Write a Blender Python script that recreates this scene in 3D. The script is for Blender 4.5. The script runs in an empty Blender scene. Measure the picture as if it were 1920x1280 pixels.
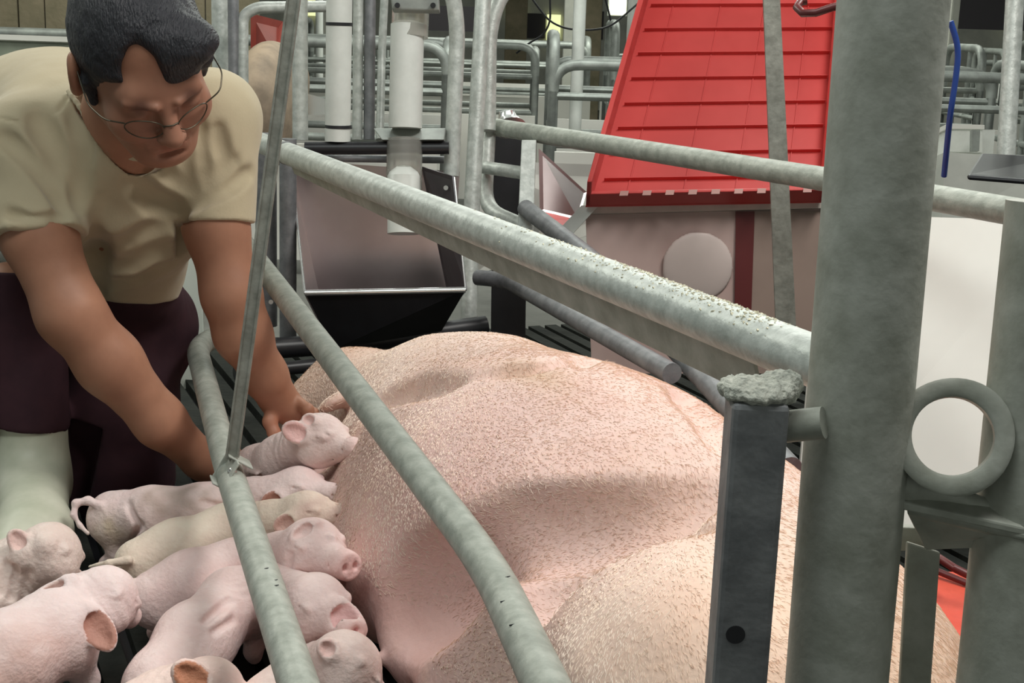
import bpy, math, random
import numpy as np
from mathutils import Vector
rng = np.random.default_rng(7)
random.seed(7)
scene = bpy.context.scene
COL = scene.collection

# ------------------------------------------------------------------ camera
F = 2600.0
pitch = math.radians(12.9); roll = math.radians(1.8); CZ = 0.82
fwd = np.array([0, math.cos(pitch), -math.sin(pitch)])
_r0 = np.array([1.0, 0, 0]); _d0 = np.cross(fwd, _r0)
right = math.cos(roll)*_r0 - math.sin(roll)*_d0
down = math.cos(roll)*_d0 + math.sin(roll)*_r0
EYE = np.array([0, 0, CZ])
from mathutils import Matrix
cd = bpy.data.cameras.new('camera'); cam = bpy.data.objects.new('camera', cd); COL.objects.link(cam)
cd.sensor_width = 36; cd.lens = F*36/1920; cd.clip_start = 0.05; cd.clip_end = 100
M = Matrix(((right[0], -down[0], -fwd[0], 0), (right[1], -down[1], -fwd[1], 0), (right[2], -down[2], -fwd[2], CZ), (0, 0, 0, 1)))
cam.matrix_world = M
scene.camera = cam
# ------------------------------------------------------------------ light
scene.view_settings.view_transform = 'Standard'
scene.view_settings.look = 'None'
scene.view_settings.gamma = 1
scene.view_settings.exposure = 0.0
w = bpy.data.worlds.new('world'); scene.world = w; w.use_nodes = True
w.node_tree.nodes['Background'].inputs[0].default_value = (0.93, 1.0, 0.93, 1)
w.node_tree.nodes['Background'].inputs[1].default_value = 0.50

def area(name, loc, target, size, power, color, sy=None):
    l = bpy.data.lights.new(name, 'AREA'); l.energy = power; l.color = color; l.size = size
    if sy: l.shape = 'RECTANGLE'; l.size_y = sy
    o = bpy.data.objects.new(name, l); COL.objects.link(o); o.location = loc
    o.rotation_euler = (Vector(target)-Vector(loc)).to_track_quat('-Z', 'Y').to_euler()
    return o
area('overhead_area_light', (1.0, 1.4, 2.5), (0.15, 1.6, 0), 1.6, 50, (1.0, 0.97, 0.92), 0.5)
area('overhead_area_light', (-0.6, 0.6, 2.5), (-0.3, 1.7, 0), 1.6, 23, (0.93, 1.0, 0.97), 0.5)
area('overhead_area_light', (-2.2, 3.6, 2.5), (-1.6, 3.4, 0), 1.8, 40, (0.97, 1.0, 0.9), 0.5)  # added lamp to brighten the underlit left side
area('overhead_area_light', (0.5, 4.6, 2.5), (0.5, 4.2, 0), 2.4, 55, (0.95, 1.0, 0.93), 0.5)
area('overhead_area_light', (1.0, 8.5, 2.5), (1.0, 8.5, 0), 4.0, 110, (0.95, 1.0, 0.9), 1.0)

# ------------------------------------------------------------------ placing helpers
def ray(x, y): return fwd + right*(x-960)/F + down*(y-640)/F
def W(x, y, z): return EYE + z*ray(x, y)          # point at depth z metres
def G(x, y, h):                                     # point at world height h
    d = ray(x, y); return EYE + d*((h-CZ)/d[2])
def GY(x, y, Y):                                    # point at world distance Y
    d = ray(x, y); return EYE + d*(Y/d[1])

# ------------------------------------------------------------------ materials
def mat(name, color, rough=0.5, metal=0.0, var=0.0, scale=20, color2=None, bump=0.0, bscale=60, spec=0.5, sss=0.0, emit=None, trans=0.0, detail=4, attr=False, sheen=0.0, stretch=None):
    m = bpy.data.materials.new(name); m.use_nodes = True
    nt = m.node_tree; b = nt.nodes['Principled BSDF']
    b.inputs['Roughness'].default_value = rough; b.inputs['Metallic'].default_value = metal
    b.inputs['Specular IOR Level'].default_value = spec
    if sss:
        b.inputs['Subsurface Weight'].default_value = sss; b.inputs['Subsurface Radius'].default_value = (0.012, 0.005, 0.003); b.inputs['Subsurface Scale'].default_value = 1.0
    if trans: b.inputs['Transmission Weight'].default_value = trans
    if sheen: b.inputs['Sheen Weight'].default_value = sheen
    if emit: b.inputs['Emission Color'].default_value = (*emit[:3], 1); b.inputs['Emission Strength'].default_value = emit[3]
    tc = nt.nodes.new('ShaderNodeTexCoord')
    c1 = color; c2 = color2 or tuple(c*(1-var) for c in color)
    base = None
    if color2 or var:
        n = nt.nodes.new('ShaderNodeTexNoise'); n.inputs['Scale'].default_value = scale; n.inputs['Detail'].default_value = detail; n.inputs['Roughness'].default_value = 0.62
        nt.links.new(tc.outputs['Object'], n.inputs['Vector'])
        r = nt.nodes.new('ShaderNodeValToRGB'); r.color_ramp.elements[0].position = 0.36; r.color_ramp.elements[1].position = 0.64
        r.color_ramp.elements[0].color = (*c2, 1); r.color_ramp.elements[1].color = (*c1, 1)
        nt.links.new(n.outputs['Fac'], r.inputs[0]); base = r.outputs[0]
    if attr:
        a = nt.nodes.new('ShaderNodeAttribute'); a.attribute_name = 'Col'
        if base is not None:
            mx = nt.nodes.new('ShaderNodeMix'); mx.data_type = 'RGBA'; mx.blend_type = 'MULTIPLY'; mx.inputs[0].default_value = 1
            nt.links.new(base, mx.inputs[6]); nt.links.new(a.outputs['Color'], mx.inputs[7]); base = mx.outputs[2]
        else: base = a.outputs['Color']
    if base is not None: nt.links.new(base, b.inputs['Base Color'])
    else: b.inputs['Base Color'].default_value = (*color, 1)
    if bump:
        n2 = nt.nodes.new('ShaderNodeTexNoise'); n2.inputs['Scale'].default_value = bscale; n2.inputs['Detail'].default_value = 5
        if stretch:
            mp = nt.nodes.new('ShaderNodeMapping'); mp.inputs['Scale'].default_value = stretch
            nt.links.new(tc.outputs['Object'], mp.inputs['Vector']); nt.links.new(mp.outputs[0], n2.inputs['Vector'])
        else: nt.links.new(tc.outputs['Object'], n2.inputs['Vector'])
        bp = nt.nodes.new('ShaderNodeBump'); bp.inputs['Strength'].default_value = bump; bp.inputs['Distance'].default_value = 0.01
        nt.links.new(n2.outputs['Fac'], bp.inputs['Height']); nt.links.new(bp.outputs[0], b.inputs['Normal'])
    return m
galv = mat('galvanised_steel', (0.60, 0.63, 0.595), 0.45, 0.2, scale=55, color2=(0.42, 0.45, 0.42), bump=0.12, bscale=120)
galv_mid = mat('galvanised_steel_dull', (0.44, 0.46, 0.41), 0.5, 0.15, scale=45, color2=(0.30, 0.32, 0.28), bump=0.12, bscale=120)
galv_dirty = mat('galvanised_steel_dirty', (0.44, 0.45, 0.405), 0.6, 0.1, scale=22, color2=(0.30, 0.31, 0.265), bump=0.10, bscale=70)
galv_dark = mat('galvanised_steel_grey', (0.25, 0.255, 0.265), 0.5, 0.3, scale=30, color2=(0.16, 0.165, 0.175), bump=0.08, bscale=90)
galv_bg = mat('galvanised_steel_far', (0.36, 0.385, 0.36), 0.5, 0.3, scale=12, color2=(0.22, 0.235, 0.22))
strap_m = mat('flat_bar_steel', (0.33, 0.33, 0.29), 0.5, 0.4, scale=40, color2=(0.22, 0.22, 0.19), bump=0.15)
stainless = mat('stainless_steel', (0.66, 0.58, 0.58), 0.30, 0.85, scale=5, color2=(0.58, 0.50, 0.50))  # pink tint stands for red reflected in the steel
bright = mat('polished_steel_edge', (0.85, 0.87, 0.87), 0.25, 0.8)
black = mat('black_plastic', (0.02, 0.02, 0.024), 0.4, var=0.4, scale=8)
pvc = mat('white_pvc', (0.74, 0.76, 0.72), 0.4, scale=18, color2=(0.66, 0.68, 0.64))
pvc_panel = mat('white_pvc_panel', (0.80, 0.79, 0.74), 0.45, scale=3, color2=(0.74, 0.72, 0.67))
clear = mat('clear_plastic', (0.72, 0.70, 0.64), 0.25, trans=0.75, spec=0.4)
red = mat('red_plastic', (0.66, 0.080, 0.074), 0.42, scale=4, color2=(0.58, 0.060, 0.055), spec=0.4)
redglow = mat('mat_in_red_glow', (0.85, 0.12, 0.07), 0.6, scale=10, color2=(0.72, 0.08, 0.05), bump=0.4, bscale=25)  # orange red of heat lamp glow put into the base colour
box_m = mat('creep_box_plastic', (0.62, 0.46, 0.42), 0.45, scale=3, color2=(0.50, 0.35, 0.32))  # pinkish cast of red light put into the plastic colour
slat = mat('black_slats', (0.016, 0.018, 0.016), 0.85, scale=12, color2=(0.026, 0.028, 0.024), bump=0.3, spec=0.15)
wood = mat('wall_boards', (0.24, 0.20, 0.13), 0.8, scale=4, color2=(0.14, 0.125, 0.075), bump=0.2)
cement = mat('pale_cement', (0.5, 0.5, 0.44), 0.8, scale=5, color2=(0.4, 0.4, 0.36))
concrete = mat('floor_concrete', (0.16, 0.16, 0.145), 0.85, scale=3, color2=(0.1, 0.1, 0.09))
ceil_m = mat('ceiling_sheet', (0.3, 0.31, 0.28), 0.8, scale=3, var=0.2)
blue = mat('blue_cable', (0.015, 0.05, 0.25), 0.4)
maroon_m = mat('dark_red_plastic', (0.12, 0.02, 0.02), 0.4)
dust_m = mat('feed_dust', (0.62, 0.58, 0.43), 0.95, scale=200, color2=(0.45, 0.43, 0.33))
lampglow = mat('lamp_glass', (1, 1, 0.8), emit=(1.0, 1.0, 0.72, 2.6))
winglow = mat('window_daylight', (1, 1, 0.7), emit=(0.85, 0.9, 0.45, 1.0))
bolt_m = mat('bolt_zinc', (0.6, 0.6, 0.58), 0.3, 0.9)

# ------------------------------------------------------------------ mesh helpers
def make(name, V, Fc, m, parent=None, smooth=False, col=None):
    V = np.asarray(V, dtype=np.float64)
    if parent is not None:
        off = np.array(parent.location)
        if parent.parent is not None: off = off + np.array(parent.parent.location)
        V = V - off
        base = (0, 0, 0)
    else:
        base = V.min(0)*0.5 + V.max(0)*0.5; base[2] = V[:, 2].min(); V = V - base
    me = bpy.data.meshes.new(name)
    if isinstance(Fc, np.ndarray):
        nf = len(Fc)
        me.vertices.add(len(V)); me.vertices.foreach_set('co', V.astype(np.float32).ravel())
        me.loops.add(nf*4); me.loops.foreach_set('vertex_index', Fc.astype(np.int32).ravel())
        me.polygons.add(nf); me.polygons.foreach_set('loop_start', np.arange(0, nf*4, 4, dtype=np.int32))
        me.update(calc_edges=True)
    else:
        me.from_pydata([tuple(v) for v in V], [], [tuple(f) for f in Fc]); me.update()
    me.materials.append(m)
    if smooth: me.shade_smooth()
    if col is not None:
        a = me.color_attributes.new('Col', 'FLOAT_COLOR', 'POINT')
        c4 = np.ones((len(V), 4), np.float32); c4[:, :3] = col; a.data.foreach_set('color', c4.ravel())
    o = bpy.data.objects.new(name, me); COL.objects.link(o)
    o.location = base
    if parent is not None: o.parent = parent
    return o
def tag(o, label=None, cat=None, group=None, kind=None):
    if label: o['label'] = label
    if cat: o['category'] = cat
    if group: o['group'] = group
    if kind: o['kind'] = kind
    return o
def thing(name, loc, label, cat, group=None):
    o = bpy.data.objects.new(name, None); COL.objects.link(o); o.location = tuple(loc); o.empty_display_size = 0.05
    return tag(o, label, cat, group)
class MB:
    def __init__(s): s.V = []; s.F = []
    def add(s, V, Fc):
        n = len(s.V); s.V += [tuple(v) for v in V]; s.F += [tuple(i+n for i in f) for f in Fc]; return s
    def box(s, c, half, ax=None):                    # oriented box; ax rows = axes
        c = np.asarray(c, float); A = np.eye(3) if ax is None else np.asarray(ax, float)
        vs = [c + A[0]*half[0]*i + A[1]*half[1]*j + A[2]*half[2]*k for i in (-1, 1) for j in (-1, 1) for k in (-1, 1)]
        return s.add(vs, [(0, 1, 3, 2), (4, 6, 7, 5), (0, 4, 5, 1), (2, 3, 7, 6), (0, 2, 6, 4), (1, 5, 7, 3)])
    def slab(s, quad, t):                            # quad of four points extruded by vector t
        q = [np.asarray(p, float) for p in quad]; t = np.asarray(t, float)
        return s.add(q + [p+t for p in q], [(3, 2, 1, 0), (4, 5, 6, 7), (0, 1, 5, 4), (1, 2, 6, 5), (2, 3, 7, 6), (3, 0, 4, 7)])
    def tube(s, pts, r, n=20, fillet=0.0, cap=True):
        pts = [np.asarray(p, float) for p in pts]
        if fillet and len(pts) > 2:
            q = [pts[0]]
            for i in range(1, len(pts)-1):
                a, b, c = pts[i-1], pts[i], pts[i+1]
                la, lc = np.linalg.norm(a-b), np.linalg.norm(c-b); d = min(fillet, la*0.48, lc*0.48)
                p0 = b+(a-b)/la*d; p1 = b+(c-b)/lc*d
                for t in np.linspace(0, 1, 7): q.append((1-t)**2*p0+2*t*(1-t)*b+t*t*p1)
            q.append(pts[-1]); pts = q
        rr = r if hasattr(r, '__len__') else [r]*len(pts)
        V = []; prev = None
        for i, p in enumerate(pts):
            d = (pts[min(i+1, len(pts)-1)]-pts[max(i-1, 0)]); d = d/np.linalg.norm(d)
            if prev is None:
                u = np.cross(d, [0, 0, 1.0]);
                if np.linalg.norm(u) < 0.1: u = np.cross(d, [1.0, 0, 0])
            else: u = prev - d*np.dot(prev, d)
            u = u/np.linalg.norm(u); prev = u; v = np.cross(d, u)
            for k in range(n):
                a = 2*math.pi*k/n; V.append(p+(u*math.cos(a)+v*math.sin(a))*rr[i])
        Fc = []
        for i in range(len(pts)-1):
            for k in range(n):
                Fc.append((i*n+k, i*n+(k+1) % n, (i+1)*n+(k+1) % n, (i+1)*n+k))
        if cap:
            Fc.append(tuple(range(n-1, -1, -1))); Fc.append(tuple((len(pts)-1)*n+k for k in range(n)))
        return s.add(V, Fc)
    def build(s, name, m, parent=None, smooth=False, bevel=0.0):
        o = make(name, s.V, s.F, m, parent)
        if smooth:
            o.data.shade_smooth(); 
            md = o.modifiers.new('es', 'EDGE_SPLIT'); md.split_angle = math.radians(45)
        if bevel:
            md = o.modifiers.new('bv', 'BEVEL'); md.width = bevel; md.segments = 2
        return o
def pipe(name, pts, r, m, parent=None, fillet=0.0, n=20, cap=True):
    return MB().tube(pts, r, n, fillet, cap).build(name, m, parent, smooth=True)

# ------------------------------------------------------------------ implicit surfaces
def nrm(v): v = np.asarray(v, float); return v/np.linalg.norm(v)
def frame(xa, up=(0, 0, 1)):
    x = nrm(xa); y = np.cross(up, x)
    if np.linalg.norm(y) < 1e-3: y = np.cross((0, 1, 0), x)
    y = nrm(y); return np.array([x, y, np.cross(x, y)])
def rc(a, b, ra, rb, k=0.02, op='+'): return ('rc', np.asarray(a, np.float32), np.asarray(b, np.float32), ra, rb, k, op)
def el(c, r, k=0.02, op='+', ax=None): return ('el', np.asarray(c, np.float32), np.asarray(r, np.float32), np.asarray(np.eye(3) if ax is None else ax, np.float32), None, k, op)
def bxp(c, r, k=0.005, op='-', ax=None): return ('bx', np.asarray(c, np.float32), np.asarray(r, np.float32), np.asarray(np.eye(3) if ax is None else ax, np.float32), None, k, op)
def chain(pts, rs, k=0.02, op='+'): return [rc(pts[i], pts[i+1], rs[i], rs[i+1], k, op) for i in range(len(pts)-1)]
def sdf(prims, p):
    d = np.full(len(p), 1e3, np.float32)
    for t, a, b, c, e, k, op in prims:
        if t == 'rc':
            ba = b-a; L = float(ba@ba)+1e-12; q = p-a
            h = np.clip((q@ba)/L, 0, 1); q = q-h[:, None]*ba
            x = np.sqrt((q*q).sum(1))-(c+(e-c)*h)
        elif t == 'el':
            q = (p-a)@c.T; k0 = np.sqrt(((q/b)**2).sum(1)); k1 = np.sqrt(((q/(b*b))**2).sum(1))+1e-9
            x = k0*(k0-1)/k1
        else:
            q = np.abs((p-a)@c.T)-b
            x = np.sqrt((np.maximum(q, 0)**2).sum(1))+np.minimum(q.max(1), 0)
        x = x.astype(np.float32)
        if op == '+':
            h = np.maximum(k-np.abs(d-x), 0)/k; d = np.minimum(d, x)-h*h*k*0.25
        elif op == '-':
            x = -x; h = np.maximum(k-np.abs(d-x), 0)/k; d = np.maximum(d, x)+h*h*k*0.25
        else:
            h = np.maximum(k-np.abs(d-x), 0)/k; d = np.maximum(d, x)+h*h*k*0.25
    return d
def pbound(q):
    t, a, b, c, e, k, op = q
    if t == 'rc': return np.minimum(a-c, b-e), np.maximum(a+c, b+e)
    r = np.abs(c.T)@b if t != 'el' else np.sqrt((c.T**2)@(b**2))
    return a-r, a+r
def isosurf(prims, extra, lo, hi, res, B=10):
    def fn(p): d = sdf(prims, p); return d if extra is None else extra(p, d)
    bnd = [pbound(q) for q in prims]
    lo = np.asarray(lo, np.float32); hi = np.asarray(hi, np.float32)
    nb = np.ceil((hi-lo)/res/B).astype(int); N = nb*B
    D = np.full(N, 1.0, np.float32)
    bi = np.stack(np.meshgrid(*[np.arange(n) for n in nb], indexing='ij'), -1).reshape(-1, 3)
    cd_ = fn(lo+(bi*B+(B-1)/2)*res); rad = B*res*0.87*1.35+res*2
    sg = D.reshape(nb[0], B, nb[1], B, nb[2], B)
    sg[bi[:, 0], :, bi[:, 1], :, bi[:, 2], :] = np.where(cd_ < 0, -1.0, 1.0)[:, None, None, None]
    act = bi[np.abs(cd_) < rad]
    loc = np.stack(np.meshgrid(*[np.arange(B)]*3, indexing='ij'), -1).reshape(-1, 3)
    key = (act//5); act = act[np.lexsort((key[:, 2], key[:, 1], key[:, 0]))]; key = act//5
    cut = np.nonzero((key[1:] != key[:-1]).any(1))[0]+1; cut = [0]+list(cut)+[len(act)]
    for s, e_ in zip(cut, cut[1:]):
        a = act[s:e_]
        if not len(a): continue
        b0 = lo+a.min(0)*B*res; b1 = lo+(a.max(0)+1)*B*res
        sub = [q for q, (q0, q1) in zip(prims, bnd) if float(np.sqrt((np.maximum(np.maximum(q0-b1, b0-q1), 0)**2).sum())) < q[5]+0.02]
        pts = lo+((a[:, None, :]*B+loc[None])*res).reshape(-1, 3).astype(np.float32)
        v = sdf(sub, pts); v = v if extra is None else extra(pts, v)
        v = v.reshape(len(a), B, B, B)
        sg[a[:, 0], :, a[:, 1], :, a[:, 2], :] = v
    S = D < 0
    c8 = sum(S[i:N[0]-1+i, j:N[1]-1+j, k:N[2]-1+k].astype(np.int8) for i in (0, 1) for j in (0, 1) for k in (0, 1))
    cell = (c8 > 0) & (c8 < 8)
    ci = np.argwhere(cell); idx = np.full(cell.shape, -1, np.int64); idx[tuple(ci.T)] = np.arange(len(ci))
    acc = np.zeros((len(ci), 3)); cnt = np.zeros(len(ci))
    cor = [(i, j, k) for i in (0, 1) for j in (0, 1) for k in (0, 1)]
    for a in cor:
        for ax in range(3):
            if a[ax]: continue
            b = list(a); b[ax] = 1
            da = D[ci[:, 0]+a[0], ci[:, 1]+a[1], ci[:, 2]+a[2]]; db = D[ci[:, 0]+b[0], ci[:, 1]+b[1], ci[:, 2]+b[2]]
            m = (da < 0) != (db < 0); t = np.where(m, da/np.where(m, da-db, 1), 0)
            p = np.array(a, float)[None]+np.eye(3)[ax][None]*t[:, None]
            acc[m] += p[m]; cnt[m] += 1
    V = lo+(ci+acc/cnt[:, None])*res
    Q = []
    for ax in range(3):
        o1, o2 = [(1, 2), (2, 0), (0, 1)][ax]
        sl0 = [slice(None)]*3; sl1 = [slice(None)]*3
        sl0[ax] = slice(0, -1); sl1[ax] = slice(1, None)
        A = S[tuple(sl0)]; Bq = S[tuple(sl1)]
        e = np.argwhere(A != Bq); e = e[(e[:, o1] > 0) & (e[:, o2] > 0) & (e[:, o1] < N[o1]-1) & (e[:, o2] < N[o2]-1)]
        ins = A[tuple(e.T)]
        def ix(d1, d2):
            q = e.copy(); q[:, o1] += d1; q[:, o2] += d2; return idx[tuple(q.T)]
        q = np.stack([ix(-1, -1), ix(0, -1), ix(0, 0), ix(-1, 0)], 1)
        q[~ins] = q[~ins][:, ::-1]; Q.append(q)
    Q = np.concatenate(Q); Q = Q[(Q >= 0).all(1)]
    return V, Q
def surf(prims, x, y, inset=0.0):                      # first point of a surface along a line of sight
    t = np.linspace(0.7, 3.6, 1500, dtype=np.float32); p = (EYE+t[:, None]*ray(x, y)).astype(np.float32)
    i = np.argmax(sdf(prims, p) < 0)
    return EYE+(float(t[i])+inset)*ray(x, y)
def dense(pts, m=4):
    out = []
    for a, b in zip(pts, pts[1:]):
        for t in range(m): out.append((a[0]+(b[0]-a[0])*t/m, a[1]+(b[1]-a[1])*t/m))
    return out+[pts[-1]]
def scalep(prims, c, f):
    out = []
    for t, a, b, cc, e, k, op in prims:
        if t == 'rc': out.append((t, (c+(a-c)*f).astype(np.float32), (c+(b-c)*f).astype(np.float32), cc*f, e*f, k*f, op))
        else: out.append((t, (c+(a-c)*f).astype(np.float32), b*f, cc, e, k*f, op))
    return out
def vnoise(p, s, seed=0):
    p = np.asarray(p, float)*s
    r = np.random.default_rng(seed); out = np.zeros(len(p))
    for i in range(6):
        d = r.normal(size=3); ph = r.uniform(0, 6.28); out += np.sin(p@d*1.0+ph+1.3*np.sin(p@r.normal(size=3)*0.7+ph))
    return out/6
def organic(name, prims, res, m, parent=None, colf=None, disp=None, pad=0.02, post=None):
    lo = np.full(3, 1e9); hi = -lo
    for q in prims:
        if q[6] == '+': a, b = pbound(q); lo = np.minimum(lo, a); hi = np.maximum(hi, b)
    extra = None
    if disp is not None or post is not None:
        def extra(p, d):
            if disp is not None: d = d+disp(p)
            if post is not None: d = post(p, d)
            return d.astype(np.float32)
    V, Q = isosurf(prims, extra, lo-pad, hi+pad, res)
    return make(name, V, Q, m, parent, smooth=True, col=None if colf is None else colf(V))
def near(V, c, r):                                    # soft weight around a point
    return np.exp(-((V-np.asarray(c))**2).sum(1)/(r*r))
def mixc(col, wgt, c): return col*(1-wgt[:, None])+np.asarray(c)[None]*wgt[:, None]
#@@SECTIONS
# ================================================================== sow
CO = np.array([0.05, 1.5, 0]); CU = np.array([0.39, -0.921, 0]); CV = np.array([0.921, 0.39, 0]); CAX = np.array([CU, CV, (0, 0, 1)])
def S(u, v, h): return CO+CU*u+CV*v+np.array([0, 0, h])
skin_sow = mat('sow_skin', (0.84, 0.675, 0.60), 0.7, scale=9, color2=(0.79, 0.60, 0.52), bump=0.22, bscale=90, sss=0.06, spec=0.25, attr=True, detail=6)
def sow_prims():
    P_ = []
    P_ += [el(S(-0.60, 0.185, 0.165), (0.34, 0.20, 0.165), 0.05, ax=CAX),
           el(S(-0.22, 0.15, 0.19), (0.44, 0.235, 0.19), 0.08, ax=CAX),
           el(S(0.10, 0.12, 0.18), (0.36, 0.22, 0.185), 0.08, ax=CAX),
           el(S(0.34, 0.07, 0.175), (0.22, 0.19, 0.18), 0.08, ax=CAX),
           el(S(0.42, 0.01, 0.205), (0.20, 0.180, 0.160), 0.05, ax=CAX),
           el(S(-0.10, 0.005, 0.115), (0.60, 0.155, 0.115), 0.13, ax=CAX)]
    P_ += chain([S(-0.82, 0.14, 0.14), G(660, 765, .125), G(612, 790, .10), G(590, 800, .08)], [0.13, 0.095, 0.06, 0.05], 0.07)
    P_ += chain([S(0.42, 0.01, 0.14), S(0.54, -0.07, 0.09), S(0.66, -0.12, 0.05)], [0.12, 0.06, 0.035], 0.06)
    P_ += chain([S(-0.72, 0.02, 0.10), S(-0.76, -0.08, 0.06), S(-0.72, -0.2, 0.03)], [0.08, 0.05, 0.03], 0.06)
    P_ += [el(G(690, 790, .13), (0.05, 0.03, 0.06), 0.02), el(G(640, 748, .2), (0.035, 0.05, 0.012), 0.02, ax=frame((-0.6, 0.3, -0.5)))]
    for i in range(6):
        u = -0.62+i*0.17
        P_.append(el(S(u, -0.105+0.01*(i % 2), 0.075), (0.07, 0.055, 0.05), 0.05, ax=CAX))
        P_.append(rc(S(u, -0.145, 0.07), S(u, -0.175, 0.075), 0.009, 0.006, 0.012))
    return P_
SOW = sow_prims()
# folds: flank groove, hip groove, neck fold, loin fold, ham cleft
SOW0 = list(SOW)
def fold(pts, rs, k): return chain([surf(SOW0, x, y, 0.004) for x, y in dense(pts)], list(np.interp(np.linspace(0, 1, 4*(len(pts)-1)+1), np.linspace(0, 1, len(pts)), rs)), k, '-')
def roll_(pts, rs, k, d=0.0): return chain([surf(SOW0, x, y, 0.01) for x, y in pts], rs, k, '+')
SOW += fold([(905, 985), (980, 990), (1070, 978), (1200, 950), (1350, 918)], [0.010, 0.020, 0.021, 0.016, 0.010], 0.06)
SOW += fold([(985, 1105), (1035, 1090), (1070, 1062), (1150, 1018), (1280, 975)], [0.014, 0.018, 0.012, 0.009, 0.006], 0.04)
SOW += fold([(1020, 1150), (1045, 1090)], [0.006, 0.014], 0.03)
SOW += fold([(900, 700), (1000, 690), (1130, 662)], [0.005, 0.009, 0.005], 0.03)
SOW += fold([(740, 1130), (800, 1090), (880, 1060)], [0.012, 0.028, 0.015], 0.08)
SOW += fold([(1260, 720), (1330, 790), (1370, 850)], [0.004, 0.010, 0.006], 0.03)
SOW += fold([(700, 760), (760, 730), (850, 720)], [0.004, 0.006, 0.003], 0.05)
SOW += fold([(1150, 1030), (1250, 1000), (1350, 990)], [0.004, 0.006, 0.004], 0.02)
def sow_col(V):
    c = np.ones((len(V), 3))
    c = mixc(c, np.clip(near(V, S(-0.12, -0.2, 0.1), 0.48)*1.1, 0, 1), (0.95, 0.80, 0.84))
    c = mixc(c, near(V, S(0.62, 0.08, 0.35), 0.30)*0.8, (0.98, 0.87, 0.70))
    c = mixc(c, near(V, S(-0.15, 0.33, 0.3), 0.2)*0.5, (1.0, 0.78, 0.78))
    n = vnoise(V, 40, 3); c = mixc(c, np.clip(n, 0, 1)*0.25, (0.95, 0.82, 0.7))
    st = np.clip(1-np.abs(((V-G(1000, 680, .385))@CV))/0.05, 0, 1)*near(V, G(1010, 678, .385), 0.09)
    c = mixc(c, st*0.55, (0.78, 0.68, 0.42))
    c = mixc(c, np.clip(near(V, S(-1.1, 0.05, 0.15), 0.2), 0, 1)*0.7, (0.80, 0.62, 0.48))
    return c
sow = organic('sow', SOW, 0.006, skin_sow, colf=sow_col, disp=lambda p: 0.0035*vnoise(p, 14, 5)+0.0012*vnoise(p, 45, 6))
tag(sow, 'large pink sow lying on her side in the steel crate nursing piglets', 'pig')
# short flat bristles all over the sow
me_ = sow.data; nv = len(me_.vertices)
co = np.empty(nv*3, np.float32); me_.vertices.foreach_get('co', co); co = co.reshape(-1, 3)
no = np.empty(nv*3, np.float32); me_.vertices.foreach_get('normal', no); no = no.reshape(-1, 3)
ck = np.array(sow.location); sel = np.nonzero((no[:, 2] > -0.2) & (co[:, 2] > 0.16))[0]; sel = rng.choice(sel, 90000)
p = co[sel].astype(float)+rng.normal(0, 0.003, (len(sel), 3)); n_ = no[sel].astype(float); p -= n_*((p-co[sel])*n_).sum(1)[:, None]
swirl = vnoise(p+ck, 7, 61)*1.2
fl_ = CU[None]*np.cos(swirl)[:, None]+np.cross(n_, CU[None])*np.sin(swirl)[:, None]+rng.normal(0, 0.35, (len(sel), 3))
fl_ -= n_*(fl_*n_).sum(1)[:, None]; fl_ /= np.linalg.norm(fl_, axis=1)[:, None]+1e-9
sd_ = np.cross(n_, fl_); ln = rng.uniform(0.006, 0.012, len(sel))[:, None]; wd = 0.00017
v0 = p+sd_*wd-n_*0.0005; v1 = p-sd_*wd-n_*0.0005; v2 = p+fl_*ln*0.6-sd_*wd*0.7+n_*0.0007; v3 = p+fl_*ln+n_*0.0006
VV = np.stack([v0, v1, v2, v3], 1).reshape(-1, 3)+ck; QQ = np.arange(len(sel)*4).reshape(-1, 4)
tag(make('bristles', VV, QQ, mat('sow_bristles', (0.90, 0.78, 0.68), 0.7, scale=12, color2=(0.85, 0.68, 0.55)), sow), kind='stuff')
# ================================================================== farrowing crate (foreground)
HR = 0.58
crate = thing('farrowing_crate', S(0, 0.3, 0), 'galvanised steel farrowing crate around the lying sow, its thick dusty top rail crossing the picture', 'pig crate')
def WV(x, y, z): return GY(x, y, z*0.99)     # same distance north gives an upright line
def vpipe(name, pts, r, m, parent=None, fillet=0.0, n=20): return pipe(name, [WV(*p) for p in pts], r, m, parent, fillet, n)
def spipe(name, pts, r, m, parent=None, fillet=0.0, n=20): return pipe(name, [W(*p) for p in pts], r, m, parent, fillet, n)
# dusty left top rail with flat bar welded below
a = G(1560, 690, HR); b = G(484, 266, HR); dv = (b-a)/np.linalg.norm(b-a); dn = nrm(np.cross(dv, (0, 0, 1)))
RL = 0.0198
rail = MB().tube([a, b], RL, 40).build('top_rail', galv, crate, smooth=True)
MB().tube([b-dv*0.235, b-dv*0.222], RL+0.0012, 32).build('rail_joint', galv_dark, rail, smooth=True)
fl = MB(); c0 = a+dv*0.09; c1 = b-dv*0.30
zz_ = np.array([0, 0, 1.0]); sd = dn if dn@fwd < 0 else -dn
fl.slab([c0+sd*0.012-zz_*RL*0.5, c1+sd*0.012-zz_*RL*0.5, c1+sd*0.004-zz_*(RL+0.010), c0-sd*0.002-zz_*(RL+0.030)], sd*-0.004)
fl.build('rail_flange', galv_dirty, crate, bevel=0.001)
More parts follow.
